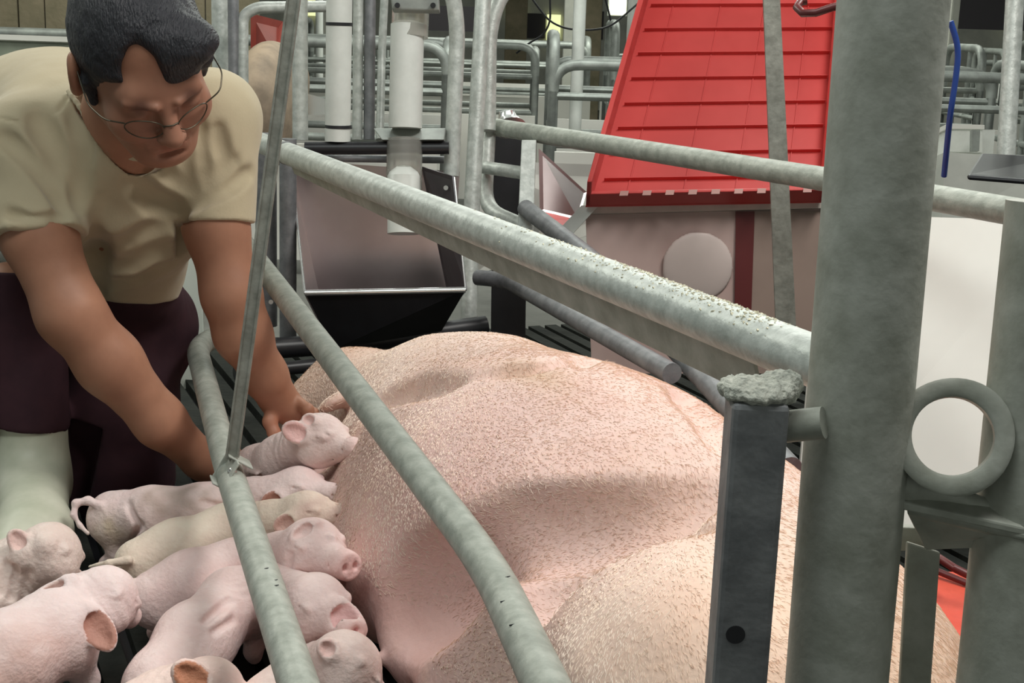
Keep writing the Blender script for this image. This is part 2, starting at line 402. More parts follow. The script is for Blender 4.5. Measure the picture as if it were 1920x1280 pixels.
# crumbs of feed dust lying on the rail near the post
db = MB()
for i in range(900):
    t = abs(rng.normal(0, 0.24)) + 0.05 + 0.05*rng.random(); an = rng.normal(0, 0.42)
    if t > 0.75: continue
    up = np.array([0, 0, 1.0]); p = a+dv*t+(up*math.cos(an)+dn*math.sin(an))*(RL-0.0002); q = 0.0003+0.0008*rng.random()**2
    db.box(p, (q*1.5, q, q*0.7), frame(dv+rng.normal(0, 0.5, 3)))
tag(db.build('feed_crumbs', dust_m), 'cream crumbs of feed dust lying on the thick top rail', 'feed dust', kind='stuff')
# right top rail, lower right bars
R2 = 0.0205
A2 = G(915, 236, HR); B2 = G(1560, 338, HR); C2 = G(2500, 500, HR)
pipe('top_rail', [A2, B2, C2], R2, galv_mid, crate, n=28)
# big rear post
zc = 0.93
pt = W(1680, -60, 0.90); pb = W(1563, 1340, 1.005); pb = pb+(pb-pt)*(pb[2]/(pt[2]-pb[2])); pt = pt+nrm(pt-pb)*0.22
pp = MB().tube([pt, pb], 0.0362, 44).build('post', galv_dirty, crate, smooth=True)
# square post with a hole at the rail end
zq = 0.93; q0 = W(1420, 745, zq); q1 = W(1375, 1330, zq+0.05); q1 = q1+(q1-q0)*(q1[2]/(q0[2]-q1[2])); ax = frame(q1-q0, up=(0, 1, 0))
sq = MB(); hw = 0.0190
def sqring(p): return [p+ax[1]*hw*i+ax[2]*hw*j for i, j in ((-1, -1), (1, -1), (1, 1), (-1, 1))]
r0 = sqring(q0); r1 = sqring(q1)
sq.add(r0+r1, [(0, 1, 5, 4), (1, 2, 6, 5), (2, 3, 7, 6), (3, 0, 4, 7), (3, 2, 1, 0), (4, 5, 6, 7)])
sqo = sq.build('square_post', galv_dark, crate, bevel=0.004)
tq = 0.62; cq = None
for tq in np.linspace(0.05, 0.95, 91):
    c_ = q0+(q1-q0)*tq; yy = 640+F*((c_-EYE)@down)/((c_-EYE)@fwd)
    if cq is None and yy > 1165: cq = c_
nf_ = max([ax[1], -ax[1], ax[2], -ax[2]], key=lambda v: -v@fwd); lt_ = nrm(np.cross(nf_, ax[0])); lt_ = lt_ if lt_@right > 0 else -lt_
MB().tube([cq-lt_*0.006+nf_*(hw-0.004), cq-lt_*0.006+nf_*(hw+0.0006)], 0.0066, 24).build('bolt_hole', black, sqo, smooth=True)
cap = MB(); cc = np.array(q0)
capo = organic('weld_cap', [el(cc+(0, 0, 0.004), (0.023, 0.022, 0.007), 0.01), el(cc+ax[1]*0.012+(0, 0, 0.007), (0.013, 0.012, 0.007), 0.008), el(cc-ax[1]*0.014+(0, 0, 0.006), (0.010, 0.012, 0.006), 0.008), el(W(1468, 722, zq+0.01), (0.014, 0.012, 0.010), 0.01)], 0.0012, mat('crusted_dust', (0.66, 0.66, 0.58), 0.9, scale=160, color2=(0.42, 0.43, 0.38), bump=0.5, bscale=300), crate, disp=lambda p: 0.0022*vnoise(p, 420, 8))
wel = MB().tube([W(1470, 800, zq+0.012), W(1545, 792, zc)], 0.011, 14).build('weld_bridge', galv_dirty, crate, smooth=True)
# bowed side bars on the belly side
sb = spipe('side_bar', [(455, 452, 2.55), (918, 1062, 1.30), (1045, 1330, 0.985)], 0.0180, galv_mid, crate, 0.09, 26)
sb2 = spipe('side_bar', [(440, 610, 2.62), (368, 652, 2.36), (425, 870, 1.86), (575, 1330, 1.20)], 0.0185, galv_mid, crate, 0.06, 26)
SBP = [rc(W(918, 1062, 1.30), W(1045, 1330, 0.985), 0.0180, 0.0180), rc(W(368, 652, 2.36), W(425, 870, 1.86), .0185, .0185), rc(W(425, 870, 1.86), W(575, 1330, 1.20), 0.0185, 0.0185)]
for par, ps in ((sb, ((952, 1082), (943, 1128), (960, 1172))), (sb2, ((500, 1066), (517, 1088), (519, 1098)))):
    for x, y in ps:
        p_ = surf(SBP, x, y)
        MB().tube([p_-right*0.0022-fwd*0.0006, p_+right*0.0022-down*0.0012-fwd*0.0006], [0.0007, 0.0004], 6).build('nick', black, par)
# right side lower bars
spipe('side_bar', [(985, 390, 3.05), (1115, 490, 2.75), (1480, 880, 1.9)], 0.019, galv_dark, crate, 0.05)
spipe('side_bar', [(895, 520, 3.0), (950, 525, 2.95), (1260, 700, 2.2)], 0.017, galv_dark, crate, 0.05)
spipe('frame_pipe', [(916, 236, 3.28), (908, 392, 3.22), (1000, 432, 3.10)], 0.018, galv, crate, 0.06)
spipe('frame_pipe', [(905, 313, 3.22), (985, 325, 3.12)], 0.015, galv, crate)
MB().slab([W(978, 262, 3.09), W(1006, 262, 3.09), W(1000, 440, 3.05), W(970, 440, 3.05)], fwd*0.02).build('flat_upright', galv, crate, bevel=0.002)
# dark steel front posts
vpipe('post', [(908, -40, 3.3), (884, 400, 3.15), (878, 640, 3.05)], 0.0185, galv, crate)
vpipe('post', [(990, -50, 3.5), (935, -5, 3.38), (917, 60, 3.36), (915, 245, 3.3)], 0.0185, galv, crate, 0.08)
spipe('foot_bar', [(480, 655, 2.85), (700, 640, 2.95), (910, 610, 3.05)], 0.022, black, crate)
spipe('foot_bar', [(440, 700, 2.75), (640, 680, 2.85)], 0.014, black, crate)

# ------------------------------------------------------------------ rear gate with ring hinge
gate = thing('rear_gate', G(1900, 1300, 0), 'grey steel rear gate right of the big post, with a welded ring', 'gate')
MB().tube([W(1996, 380, 0.93), W(1890, 1340, 0.99)+(W(1890, 1340, 0.99)-W(1996, 380, 0.93))*0.9], 0.0375, 40).build('post', galv_dirty, gate, smooth=True)
# ring: short pipe section facing the camera
rcn = W(1785, 818, 0.95); d = nrm(ray(1785, 818)+right*-0.05); fr = frame(d)
ro, ri, hl = 0.0400, 0.0268, 0.014; V = []; Fc = []; n = 48
for k in range(n):
    an = 2*math.pi*k/n; e = fr[1]*math.cos(an)+fr[2]*math.sin(an)
    wv = 1+0.015*math.sin(3*an+1)
    for (rr, hh) in ((ri, -hl), (ri+0.002, -hl-0.0015), (ro*wv-0.002, -hl-0.0015), (ro*wv, -hl), (ro*wv, hl), (ri, hl)): V.append(rcn+e*rr+d*hh)
for k in range(n):
    for j in range(6): Fc.append((k*6+j, k*6+(j+1) % 6, ((k+1) % n)*6+(j+1) % 6, ((k+1) % n)*6+j))
MB().add(V, Fc).build('ring', galv_dirty, gate, smooth=True)
pl = MB()
pl.slab([W(1592, 888, 0.985), W(1880, 948, 0.95), W(1925, 990, 0.93), W(1640, 930, 0.96)], (0, 0, -0.006))
pl.slab([W(1700, 948, 0.97), W(1925, 1000, 0.93), W(1905, 1012, 0.96), W(1735, 1020, 0.99)], (0, 0, -0.005))
pl.build('hinge_plate', galv_dirty, gate, bevel=0.0015)
organic('weld_bead', [rc(W(1600, 885, 0.98), W(1700, 905, 0.965), 0.007, 0.009, 0.01), rc(W(1700, 905, 0.965), W(1850, 948, 0.955), 0.008, 0.006, 0.01), el(W(1700, 920, 0.97), (0.02, 0.012, 0.009), 0.01)], 0.0015, galv_dirty, gate, disp=lambda p: 0.001*vnoise(p, 350, 2))
MB().slab([W(1702, 1015, 1.0), W(1764, 1035, 0.995), W(1738, 1400, 1.03), W(1681, 1400, 1.035)], fwd*0.006).build('flat_bar', galv_dirty, gate, bevel=0.0015)
MB().slab([W(1640, 985, 1.02), W(1925, 1000, 0.98), W(1925, 1022, 0.985), W(1640, 1035, 1.025)], fwd*0.02).build('cross_bar', galv_dirty, gate, bevel=0.0015)

# ------------------------------------------------------------------ hanger strap with clamp
hang = thing('hanger_strap', W(435, 880, 1.80), 'long thin steel strap hanging down in front of the man, clamped to the side bar', 'steel strap')
s0 = W(556, -40, 1.68); s1 = W(436, 855, 1.78); f2 = frame(s1-s0, up=fwd)
ms = MB(); mid = (s0+s1)/2; L = np.linalg.norm(s1-s0)/2
ms.box(mid, (L, 0.0085, 0.0016), np.array([f2[0], f2[1], f2[2]]))
ms.box(mid+f2[1]*0.0072-fwd*0.002, (L, 0.0013, 0.002), f2); ms.box(mid-f2[1]*0.0072-fwd*0.002, (L, 0.0013, 0.002), f2)
ms.build('strap', strap_m, hang)
br = MB(); cb = W(436, 884, 1.80); dirb = nrm(W(470, 980, 1.62)-W(425, 870, 1.86)); fb = frame(dirb, up=-fwd)
for sgn in (-1, 1): br.box(cb+fb[1]*0.0200*sgn-fwd*0.008, (0.019, 0.0013, 0.018), fb)
br.box(cb-fwd*0.0265, (0.021, 0.0215, 0.0014), fb)
br.box(cb-dirb*0.030-fwd*0.016, (0.0014, 0.0205, 0.011), fb)
br.box(cb-dirb*0.027-fwd*0.027, (0.010, 0.010, 0.0014), fb)
br.build('clamp', galv_dirty, hang, bevel=0.0012)
bb = W(436, 884, 1.772)
MB().tube([bb, bb-fwd*0.004, bb-fwd*0.0065], [0.006, 0.0058, 0.003], 14).build('bolt', bolt_m, hang, smooth=True)

# ------------------------------------------------------------------ feeder gate at the head of the crate
fg = thing('feeder_gate', G(690, 640, 0.0), 'grey pipe frame at the head of the crate holding the feed trough', 'gate')
def fp(pts, r, m=galv, f=0.03, nm='frame_pipe'): return vpipe(nm, pts, r, m, fg, f, 16)
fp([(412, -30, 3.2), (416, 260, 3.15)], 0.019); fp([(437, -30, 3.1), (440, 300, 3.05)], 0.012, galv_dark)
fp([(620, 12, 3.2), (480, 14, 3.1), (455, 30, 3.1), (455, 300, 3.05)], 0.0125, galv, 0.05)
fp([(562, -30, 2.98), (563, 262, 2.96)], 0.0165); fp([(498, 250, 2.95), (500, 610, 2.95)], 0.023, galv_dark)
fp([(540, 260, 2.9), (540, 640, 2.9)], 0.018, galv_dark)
fp([(672, -30, 3.05), (670, 262, 3.0)], 0.011); fp([(694, -30, 3.05), (692, 262, 3.0)], 0.012, galv_dark); fp([(722, -30, 3.2), (716, 100, 3.2), (712, 262, 3.1)], 0.009)
fp([(820, -60, 3.0), (850, -10, 3.0), (858, 60, 3.0), (846, 330, 2.95)], 0.0165, galv, 0.06)
fp([(572, 278, 2.92), (842, 277, 2.92)], 0.0135, black, nm='cross_bar')
fp([(520, 295, 2.96), (860, 300, 3.02)], 0.008, galv_dark, nm='cross_bar')
MB().slab([WV(700, 240, 2.94), WV(836, 240, 2.94), WV(832, 262, 2.9), WV(716, 262, 2.9)], fwd*0.03).build('pipe_bracket', galv_bg, fg, bevel=0.002)
MB().slab([WV(732, -10, 2.9), WV(822, -10, 2.9), WV(824, 20, 2.9), WV(735, 18, 2.9)], fwd*0.03).build('pipe_bracket', galv_bg, fg, bevel=0.003)
for x in (745, 812): MB().tube([WV(x, 10, 2.9), WV(x, 10, 2.885)], 0.0055, 10).build('bolt', black, fg, smooth=True)

# stainless trough
tr = thing('feed_trough', G(720, 600, 0.16), 'stainless steel feed trough with bright front lip and black bowl behind the sow', 'feed trough')
zl, zb = 2.78, 3.0
BL, BR = WV(545, 300, zb), WV(862, 322, zb); LL, LRr = WV(572, 549, zl), WV(873, 543, zl)
b0 = WV(625, 655, 2.84); b1 = WV(828, 620, 2.88); k0 = WV(600, 585, 3.0); k1 = WV(845, 580, 3.0)
MB().slab([BL, BR, k1, k0], fwd*0.003).build('back_panel', stainless, tr)
MB().slab([BL, k0, b0, LL], right*-0.003).build('side_panel', stainless, tr)
MB().slab([WV(790, 312, 2.97), WV(848, 330, 2.86), LRr, k1], right*0.003).build('side_panel', mat('dark_stainless', (0.16, 0.15, 0.16), 0.4, 0.7, var=0.2), tr)
MB().slab([LL, LRr, b1, b0], fwd*0.004).build('bowl', black, tr)
MB().slab([k0, k1, b1, b0], fwd*0.004).build('bowl_floor', stainless, tr)
MB().tube([LL, LRr], 0.0062, 10).build('front_lip', bright, tr, smooth=True)
MB().tube([BL, LL], 0.0022, 8).build('side_edge', bright, tr, smooth=True); MB().tube([WV(852, 332, 2.86), LRr], 0.0022, 8).build('side_edge', bright, tr, smooth=True)
for p in ((836, 352, 2.88), (510, 350, 2.9), (508, 566, 2.9)): MB().tube([WV(*p), WV(p[0], p[1], p[2]-0.012)], 0.005, 10).build('bolt', bolt_m, tr, smooth=True)

# white feed pipes
fpw = thing('feed_pipe', WV(634, 262, 2.93), 'long white plastic drop pipe with two black ties above the trough', 'pipe')
vpipe('pipe_body', [(637, -60, 2.93), (633, 264, 2.93)], 0.0265, pvc, fpw, n=28)
for y in (45, 237): MB().tube([WV(636-(y/130.), y-3, 2.93), WV(636-(y/130.), y+3, 2.93)], 0.0275, 28).build('tie', black, fpw, smooth=True)
fq = thing('feed_pipe', WV(760, 440, 2.9), 'wide white plastic feed pipe in a clear sleeve dropping into the trough', 'pipe')
vpipe('pipe_body', [(764, 40, 2.95), (764, 46, 2.95), (760, 240, 2.92)], [0.012, 0.0345, 0.0345], pvc, fq, n=28)
vpipe('clear_sleeve', [(770, 18, 2.96), (768, 70, 2.95)], 0.038, clear, fq, n=28)
vpipe('clear_sleeve', [(759, 262, 2.92), (757, 360, 2.89)], 0.037, clear, fq, n=28)
vpipe('pipe_end', [(757, 312, 2.87), (757, 322, 2.87), (757, 330, 2.87), (757, 438, 2.84)], [0.014, 0.029, 0.0335, 0.0335], pvc, fq, n=28)

# ------------------------------------------------------------------ creep box with red lid
cb_ = thing('creep_box', G(1300, 620, 0.0), 'pinkish piglet creep box with red ribbed lid standing open behind the right rail', 'piglet box')
zz = 3.15
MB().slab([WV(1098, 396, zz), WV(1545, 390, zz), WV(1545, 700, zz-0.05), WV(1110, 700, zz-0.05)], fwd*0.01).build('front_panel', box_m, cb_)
MB().slab([WV(1092, 388, zz-0.02), WV(1548, 378, zz-0.02), WV(1548, 390, zz-0.02), WV(1098, 401, zz-0.02)], fwd*0.03).build('rim', mat('box_rim', (0.62, 0.58, 0.52), 0.5, var=0.15), cb_)
MB().slab([WV(1090, 385, zz-0.03), WV(1122, 386, zz-0.03), WV(1072, 440, zz-0.03), WV(1050, 428, zz-0.03)], fwd*0.03).build('corner_brace', pvc, cb_)
organic('bright_spot_disc', [el(WV(1308, 500, zz-0.028), (.080, .012, .080), 0.01)], 0.004, mat('pale_spot', (0.72, 0.60, 0.56), 0.45, var=0.08, scale=5), cb_)  # pale disc added to show a round bright reflection on the panel
MB().slab([WV(1380, 396, zz-0.012), WV(1415, 396, zz-0.012), WV(1405, 700, zz-0.06), WV(1376, 700, zz-0.06)], fwd*0.006).build('corner_post', maroon_m, cb_)
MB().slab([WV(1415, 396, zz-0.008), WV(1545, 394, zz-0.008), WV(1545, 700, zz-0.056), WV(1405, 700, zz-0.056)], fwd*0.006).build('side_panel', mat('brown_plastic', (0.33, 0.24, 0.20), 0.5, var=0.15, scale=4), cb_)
lz0, lz1 = 3.10, 3.52
def LP(s, t, o=0.0):       # s across 0..1, t up 0..1, o towards camera
    bl, brr = WV(1098, 386, lz0), WV(1543, 378, lz0); tl, trr = WV(1222, -60, lz1), WV(1580, -60, lz1)
    p = (bl*(1-s)+brr*s)*(1-t)+(tl*(1-s)+trr*s)*t
    nn = nrm(np.cross(brr-bl, tl-bl));
    if nn@fwd > 0: nn = -nn
    return p+nn*o
nn_ = (LP(0, 0, 1)-LP(0, 0, 0))
lid = MB().slab([LP(0, 0), LP(1, 0), LP(1, 1), LP(0, 1)], -nn_*0.005).build('lid', red, cb_); lid['label'] = 'large red ribbed lid standing open'
MB().slab([LP(0.0, 0), LP(0.02, 0), LP(0.03, 1), LP(0.0, 1)], nn_*0.10).build('lid_rim', red, lid, bevel=0.002)
MB().slab([LP(0.98, 0), LP(1, 0), LP(1, 1), LP(0.97, 1)], nn_*0.07).build('lid_rim', red, lid, bevel=0.002)
MB().slab([LP(0, 0), LP(1, 0), LP(1, 0.012), LP(0, 0.012)], nn_*0.05).build('lid_rim', red, lid, bevel=0.002)
slot_m = mat('rim_slot_plastic', (0.50, 0.27, 0.24), 0.5)
ribs_y = [12, 57, 102, 148, 195, 240, 287, 335]
for y in ribs_y:
    t = (383-y)/443.0*1.0; t = t*lz0/(lz0*t+lz1*(1-t)) if False else t
    # solve for t so the rib sits at the photographed height
    lo_, hi_ = 0.0, 1.0
    for _ in range(30):
        m_ = (lo_+hi_)/2; p = LP(0.5, m_)-EYE; yy = 640+F*(p@down)/(p@fwd)
        if yy > y: lo_ = m_
        else: hi_ = m_
    t = lo_
    MB().slab([LP(0.05, t-0.003), LP(0.97, t-0.003), LP(0.97, t), LP(0.05, t)], nn_*0.013).build('rib', red, lid)
for s in (0.16, 0.40, 0.62, 0.84): MB().slab([LP(s, 0.01), LP(s+0.005, 0.01), LP(s+0.005, 1), LP(s, 1)], nn_*0.004).build('rib', red, lid)
for i in range(9):
    s = 0.14+i*0.095; MB().slab([LP(s, -0.012, 0.052), LP(s+0.035, -0.012, 0.052), LP(s+0.035, 0.006, 0.052), LP(s, 0.006, 0.052)], nn_*0.002).build('rim_slot', slot_m, lid)
MB().slab([LP(-0.012, 0.06), LP(0.0, 0.06), LP(0.0, 0.09), LP(-0.012, 0.09)], nn_*0.03).build('lid_hook', red, lid)
# flat bar in front of the lid
fb_ = MB().slab([WV(1430, -40, 2.75), WV(1461, -40, 2.75), WV(1494, 640, 2.7), WV(1456, 640, 2.7)], fwd*0.008).build('flat_bar', strap_m)
tag(fb_, 'tall weathered flat steel bar standing in front of the red lid', 'steel bar')
hk = MB().tube([W(*p) for p in ((1600, 5, 1.15), (1560, 14, 1.15), (1530, 24, 1.15), (1505, 25, 1.16), (1494, 14, 1.17), (1500, 4, 1.18), (1512, 2, 1.18))], 0.0034, 10).build('wire_hook', maroon_m, smooth=True)
tag(hk, 'small dark red wire hook sticking out left of the big post', 'hook')
# neighbouring trough left of the red lid
nt_ = thing('feed_trough', G(1050, 440, 0.2), 'small stainless trough with red reflection left of the red lid', 'feed trough')
MB().slab([WV(1010, 278, 3.5), WV(1100, 360, 3.5), WV(1085, 412, 3.4), WV(1012, 395, 3.4)], fwd*0.004).build('back_panel', stainless, nt_)
MB().slab([WV(1012, 395, 3.4), WV(1085, 412, 3.4), WV(1050, 425, 3.35), WV(1020, 412, 3.35)], fwd*0.004).build('front_lip', red, nt_)  # red strip put in as the reflection in the steel
tag(MB().slab([WV(925, 245, 3.6), WV(990, 258, 3.6), WV(985, 640, 3.55), WV(920, 640, 3.55)], fwd*0.02).build('rubber_panel', black), 'black rubber panel inside the short pipe frame left of the red lid', 'panel')
tag(MB().slab([WV(885, 300, 3.9), WV(1160, 310, 3.9), WV(1160, 420, 3.8), WV(880, 520, 3.8)], fwd*0.01).build('partition_panel', pvc_panel), 'white partition panel behind the trough, seen between steel posts', 'panel')
fn_ = vpipe('feed_funnel', [(950, 207, 3.4), (952, 222, 3.4), (956, 240, 3.38)], [0.018, 0.024, 0.040], bright, None, n=24); tag(fn_, 'shiny steel funnel end standing on the far end of the right rail', 'funnel')
# white panels
pv = MB().slab([WV(1500, 600, 2.3), WV(1545, 400, 2.35), WV(1990, 415, 2.2), WV(1990, 1010, 2.0)], fwd*0.012)
pv = MB().slab([WV(1545, 400, 2.45), WV(1990, 415, 2.3), WV(1990, 985, 2.05), WV(1490, 985, 2.2)], fwd*0.012).build('partition_panel', pvc_panel)
tag(pv, 'bright white plastic partition panel behind the welded ring', 'panel')
pw = MB().slab([WV(70, 380, 3.2), WV(372, 380, 3.15), WV(385, 790, 3.1), WV(70, 790, 3.15)], fwd*0.012).build('partition_panel', mat('pale_green_panel', (0.80, 0.84, 0.76), 0.45, scale=3, var=0.06))
tag(pw, 'pale white partition panel behind the squatting man', 'panel')
# mat on the right, red lamp glow put into its colour
rm = thing('heated_mat', G(1790, 1200, 0.0), 'piglet mat coloured in the orange red of lamp glow, between the rear gate bars', 'mat')
V0 = [G(1640, 1400, 0.03), G(2100, 1400, 0.03), G(2000, 1075, 0.05), G(1745, 1068, 0.05)]
MB().slab(V0, (0, 0, -0.03)).build('mat_body', redglow, rm, bevel=0.005)
MB().tube([G(1752, 1040, 0.10), G(1790, 1065, 0.10), G(1860, 1100, 0.08)], 0.006, 10).build('mat_edge', maroon_m, rm, smooth=True)
MB().tube([G(1752, 1068, 0.06), G(1850, 1108, 0.05)], 0.005, 10).build('mat_edge', maroon_m, rm, smooth=True)
# black lid far right, boxes, cable
bl_ = thing('trough_lid', WV(1870, 340, 2.9), 'black plastic lid on the white panel at the right edge', 'lid')
MB().slab([WV(1812, 338, 2.8), WV(1990, 352, 2.7), WV(1990, 305, 3.0), WV(1838, 297, 3.0)], (0, 0, 0.012)).build('lid_top', black, bl_, bevel=0.006)
tag(vpipe('blue_cable', [(1782, 40, 1.9), (1798, 90, 1.9), (1792, 150, 1.9), (1782, 210, 1.9), (1770, 330, 1.95)], 0.004, blue, None, 0.1, 10), 'blue cable hanging along the right side of the big post', 'cable')
bx1 = thing('white_box', WV(1800, 288, 4.2), 'small white box on a ledge right of the big post', 'box')
MB().slab([WV(1778, 236, 4.2), WV(1842, 236, 4.2), WV(1842, 286, 4.2), WV(1776, 284, 4.2)], fwd*0.1).build('box_body', pvc, bx1); MB().slab([WV(1776, 232, 4.19), WV(1846, 234, 4.19), WV(1846, 242, 4.19), WV(1776, 241, 4.19)], fwd*0.12).build('box_lid', pvc_panel, bx1)
bx2 = thing('white_box', WV(1850, 288, 4.3), 'white box with grey handle near the right edge', 'box')
MB().slab([WV(1838, 243, 4.3), WV(1866, 243, 4.3), WV(1862, 288, 4.3), WV(1836, 288, 4.3)], fwd*0.1).build('box_body', pvc, bx2); MB().slab([WV(1823, 243, 4.1), WV(1838, 243, 4.1), WV(1836, 283, 4.1), WV(1822, 283, 4.1)], fwd*0.02).build('handle', galv_bg, bx2)
tag(MB().slab([WV(1772, 285, 4.0), WV(1990, 300, 4.0), WV(1990, 420, 3.9), WV(1765, 420, 3.9)], fwd*0.5).build('pen_ledge', mat('grey_ledge', (0.45, 0.46, 0.42), 0.6, var=0.2, scale=6)), 'grey ledge under the white boxes at the right', 'ledge')
tag(vpipe('upright_pipe', [(1905, -40, 3.2), (1886, 295, 3.1)], 0.020, galv, None), 'grey steel upright pipe at the right edge above the black lid', 'pipe')
# ================================================================== building and far crates
def struct(name, o): o['kind'] = 'structure'; return o
FZ = -0.0
struct('floor', MB().box((0.5, 6.0, -0.08), (9, 9, 0.03)).build('floor', concrete))
so = MB()
for i in range(-40, 44):
    so.box(CO+CV*(i*0.05)+CU*-0.2+np.array([0, 0, -0.012]), (1.9, 0.017, 0.012), CAX)
tag(so.build('trim_1', slat), kind='structure')
tag(MB().box(CO+CU*-0.2+CV*0.1+np.array([0, 0, -0.034]), (1.95, 2.2, 0.012), CAX).build('dark_pit_sheet', black), kind='structure')  # black sheet added so the slat gaps read as a dark pit
struct('wall', MB().box((0.5, 15.0, 1.3), (9, 0.05, 1.4)).build('wall_back', cement))
wl = MB().box((0.5, 3.0, 2.72), (9, 13, 0.04)).build('ceiling', ceil_m); wl['kind'] = 'structure'
# board wall upper left
lw = MB(); p0 = W(-300, -200, 5.4); p1 = WV(470, -200, 5.4)
x0, x1 = p0[0], p1[0]; Yw = 5.5
nb = 16
for i in range(nb):
    xa = x0+(x1-x0)*i/nb; wd = (x1-x0)/nb
    lw.box((xa+wd/2, Yw+0.004*(i % 2), 1.35), (wd/2-0.003, 0.012, 1.35))
lw.build('wall_left', wood)['kind'] = 'structure'
tag(MB().slab([WV(-120, 60, 4.6), WV(160, 70, 4.6), WV(160, 80, 4.6), WV(-120, 70, 4.6)], fwd*0.15).build('ledge_cap', pvc_panel), 'cream ledge cap behind the back of the man', 'ledge')
tag(MB().slab([WV(-120, 72, 4.62), WV(160, 82, 4.62), WV(160, 420, 4.5), WV(-120, 410, 4.5)], fwd*0.12).build('low_wall', mat('low_wall_grey', (0.25, 0.28, 0.22), 0.8, var=0.3, scale=6)), 'grey green low wall under the cream ledge', 'low wall')
# windows and lamps on the far side
def flat(name, x0, y0, x1, y1, Y, m, t=0.05):
    a, b = GY(x0, y0, Y), GY(x1, y1, Y)
    return MB().box(((a[0]+b[0])/2, Y, (a[2]+b[2])/2), (abs(b[0]-a[0])/2, t/2, abs(a[2]-b[2])/2)).build(name, m)
k = 0
for (x0, y0, x1, y1) in ((1026, 27, 1050, 76), (570, 0, 600, 30), (300, -60, 360, -10), (1880, 20, 1915, 36), (1250, -40, 1300, 20), (962, 6, 976, 28)):
    k += 1; o = flat('window_%d' % k, x0, y0, x1, y1, 14.9, winglow); o['kind'] = 'structure'
for (x, y, wpx, hpx, lab) in ((1158, 12, 30, 30, 'bright square lamp hanging left of the red lid top'), (1202, 22, 12, 14, 'small bright lamp touching the left edge of the red lid')):
    l = thing('hanging_lamp', GY(x, y, 9.0), lab, 'lamp')
    c = GY(x, y, 9.0); sx = wpx/F*9.2/2; sz = hpx/F*9.2/2
    MB().box(c, (sx, 0.03, sz)).build('lamp_glass', lampglow, l, bevel=0.015)
    MB().box(c+(0, 0.03, 0), (sx*1.15, 0.02, sz*1.1)).build('lamp_housing', galv_bg, l)
    MB().tube([c+(0, 0, sz), c+(0, 0, 1.6)], 0.008, 8).build('cord', black, l)
# columns
for (x, wpx, Y, m, lab) in ((1070, 26, 10.5, cement, 'pale concrete column behind the far crates, right of the tall window'), (1110, 34, 12.0, wood, 'brown timber column behind the far crates, left of the lamp'), (968, 40, 13.5, wood, 'dark timber column at the far wall left of the tall window'), (1190, 30, 11.5, cement, 'pale column half hidden by the red lid'), (1787, 16, 8.0, cement, 'thin pale column just right of the big post'), (620, 36, 12.0, cement, 'pale column seen behind the white feed pipe')):
    a = GY(x, 45, Y); hw = wpx/F*Y/2
    tag(MB().box((a[0], Y, 1.34), (hw, hw, 1.34)).build('building_column', m, bevel=0.01), lab, 'column')
# dark panels
for (x0, y0, x1, y1, Y, lab) in ((965, 24, 1022, 72, 14.93, 'dark board left of the tall far window'), (1085, 20, 1130, 74, 14.93, 'dark board beneath the far lamp'), (800, 10, 905, 60, 9.0, 'black curtain board behind the arched pipe'), (1800, -20, 1990, 60, 12.0, 'dark far curtain at the upper right')):
    tag(flat('dark_board', x0, y0, x1, y1, Y, mat('dark_board_paint', (0.035, 0.03, 0.035), 0.7)), lab, 'board')
# hanging cables
tag(pipe('hanging_cable', [GY(x, y, 7.0) for x, y in ((985, -20), (1010, 15), (1030, 40), (1060, 54), (1110, 57), (1145, 50), (1175, 25), (1215, -10))], 0.005, black, None, 0.1, 8), 'thin black cable sagging across the far window left of the red lid', 'cable')
tag(pipe('hanging_cable', [GY(x, y, 7.2) for x, y in ((1031, -20), (1032, 40), (1020, 65), (990, 82), (968, 100))], 0.005, black, None, 0.1, 8), 'thin black cable hanging left of the far window down to the crates', 'cable')
tag(pipe('hanging_cable', [GY(x, y, 7.4) for x, y in ((1130, -20), (1145, 35), (1150, 75), (1148, 120))], 0.005, black, None, 0.1, 8), 'thin black cable hanging under the far lamp', 'cable')
# far crates: each a thing
def far_crate(x, y, ang, ln=1.9, wd=0.62, hh=0.72, arch=0.82, label='', panel=True):
    c = thing('farrowing_crate', (x, y, 0), label, 'pig crate', 'empty looking farrowing crates in the rows behind')
    ca, sa = math.cos(ang), math.sin(ang)
    def L(u, v, h): return np.array([x+u*ca-v*sa, y+u*sa+v*ca, h])
    for s in (-1, 1):
        v = s*wd/2
        pipe('top_rail', [L(-ln/2, v, 0), L(-ln/2, v, hh), L(ln/2, v, hh), L(ln/2, v, 0)], 0.021, galv_bg, c, 0.1, 10)
        for h in (0.38, 0.56): pipe('side_bar', [L(-ln/2, v, h), L(ln/2, v, h)], 0.015, galv_bg, c, 0, 8)
        for u in (-0.22, 0.12): pipe('upright', [L(u*ln, v, 0.05), L(u*ln, v, hh)], 0.014, galv_bg, c, 0, 8)
    for u, top in ((-ln/2, arch), (ln/2, arch*0.92)):
        pipe('arch', [L(u, -wd/2, 0), L(u, -wd/2, top), L(u, wd/2, top), L(u, wd/2, 0)], 0.021, galv_bg, c, 0.12, 10)
        for v in (-0.1, 0.1): pipe('upright', [L(u, v, 0.1), L(u, v, top)], 0.012, galv_bg, c, 0, 8)
        pipe('cross_bar', [L(u, -wd/2, 0.42), L(u, wd/2, 0.42)], 0.013, galv_bg, c, 0, 8)
    if panel:
        for s in (-1, 1): MB().box(L(0, s*0.85, 0.2), (ln/2, 0.012, 0.2), [(ca, sa, 0), (-sa, ca, 0), (0, 0, 1)]).build('side_panel', pvc_panel, c)
    pipe('drop_pipe', [L(-ln/2+0.1, 0, 0.35), L(-ln/2+0.1, 0, 1.6)], 0.025, pvc, c, 0, 12)
    return c
spots = []
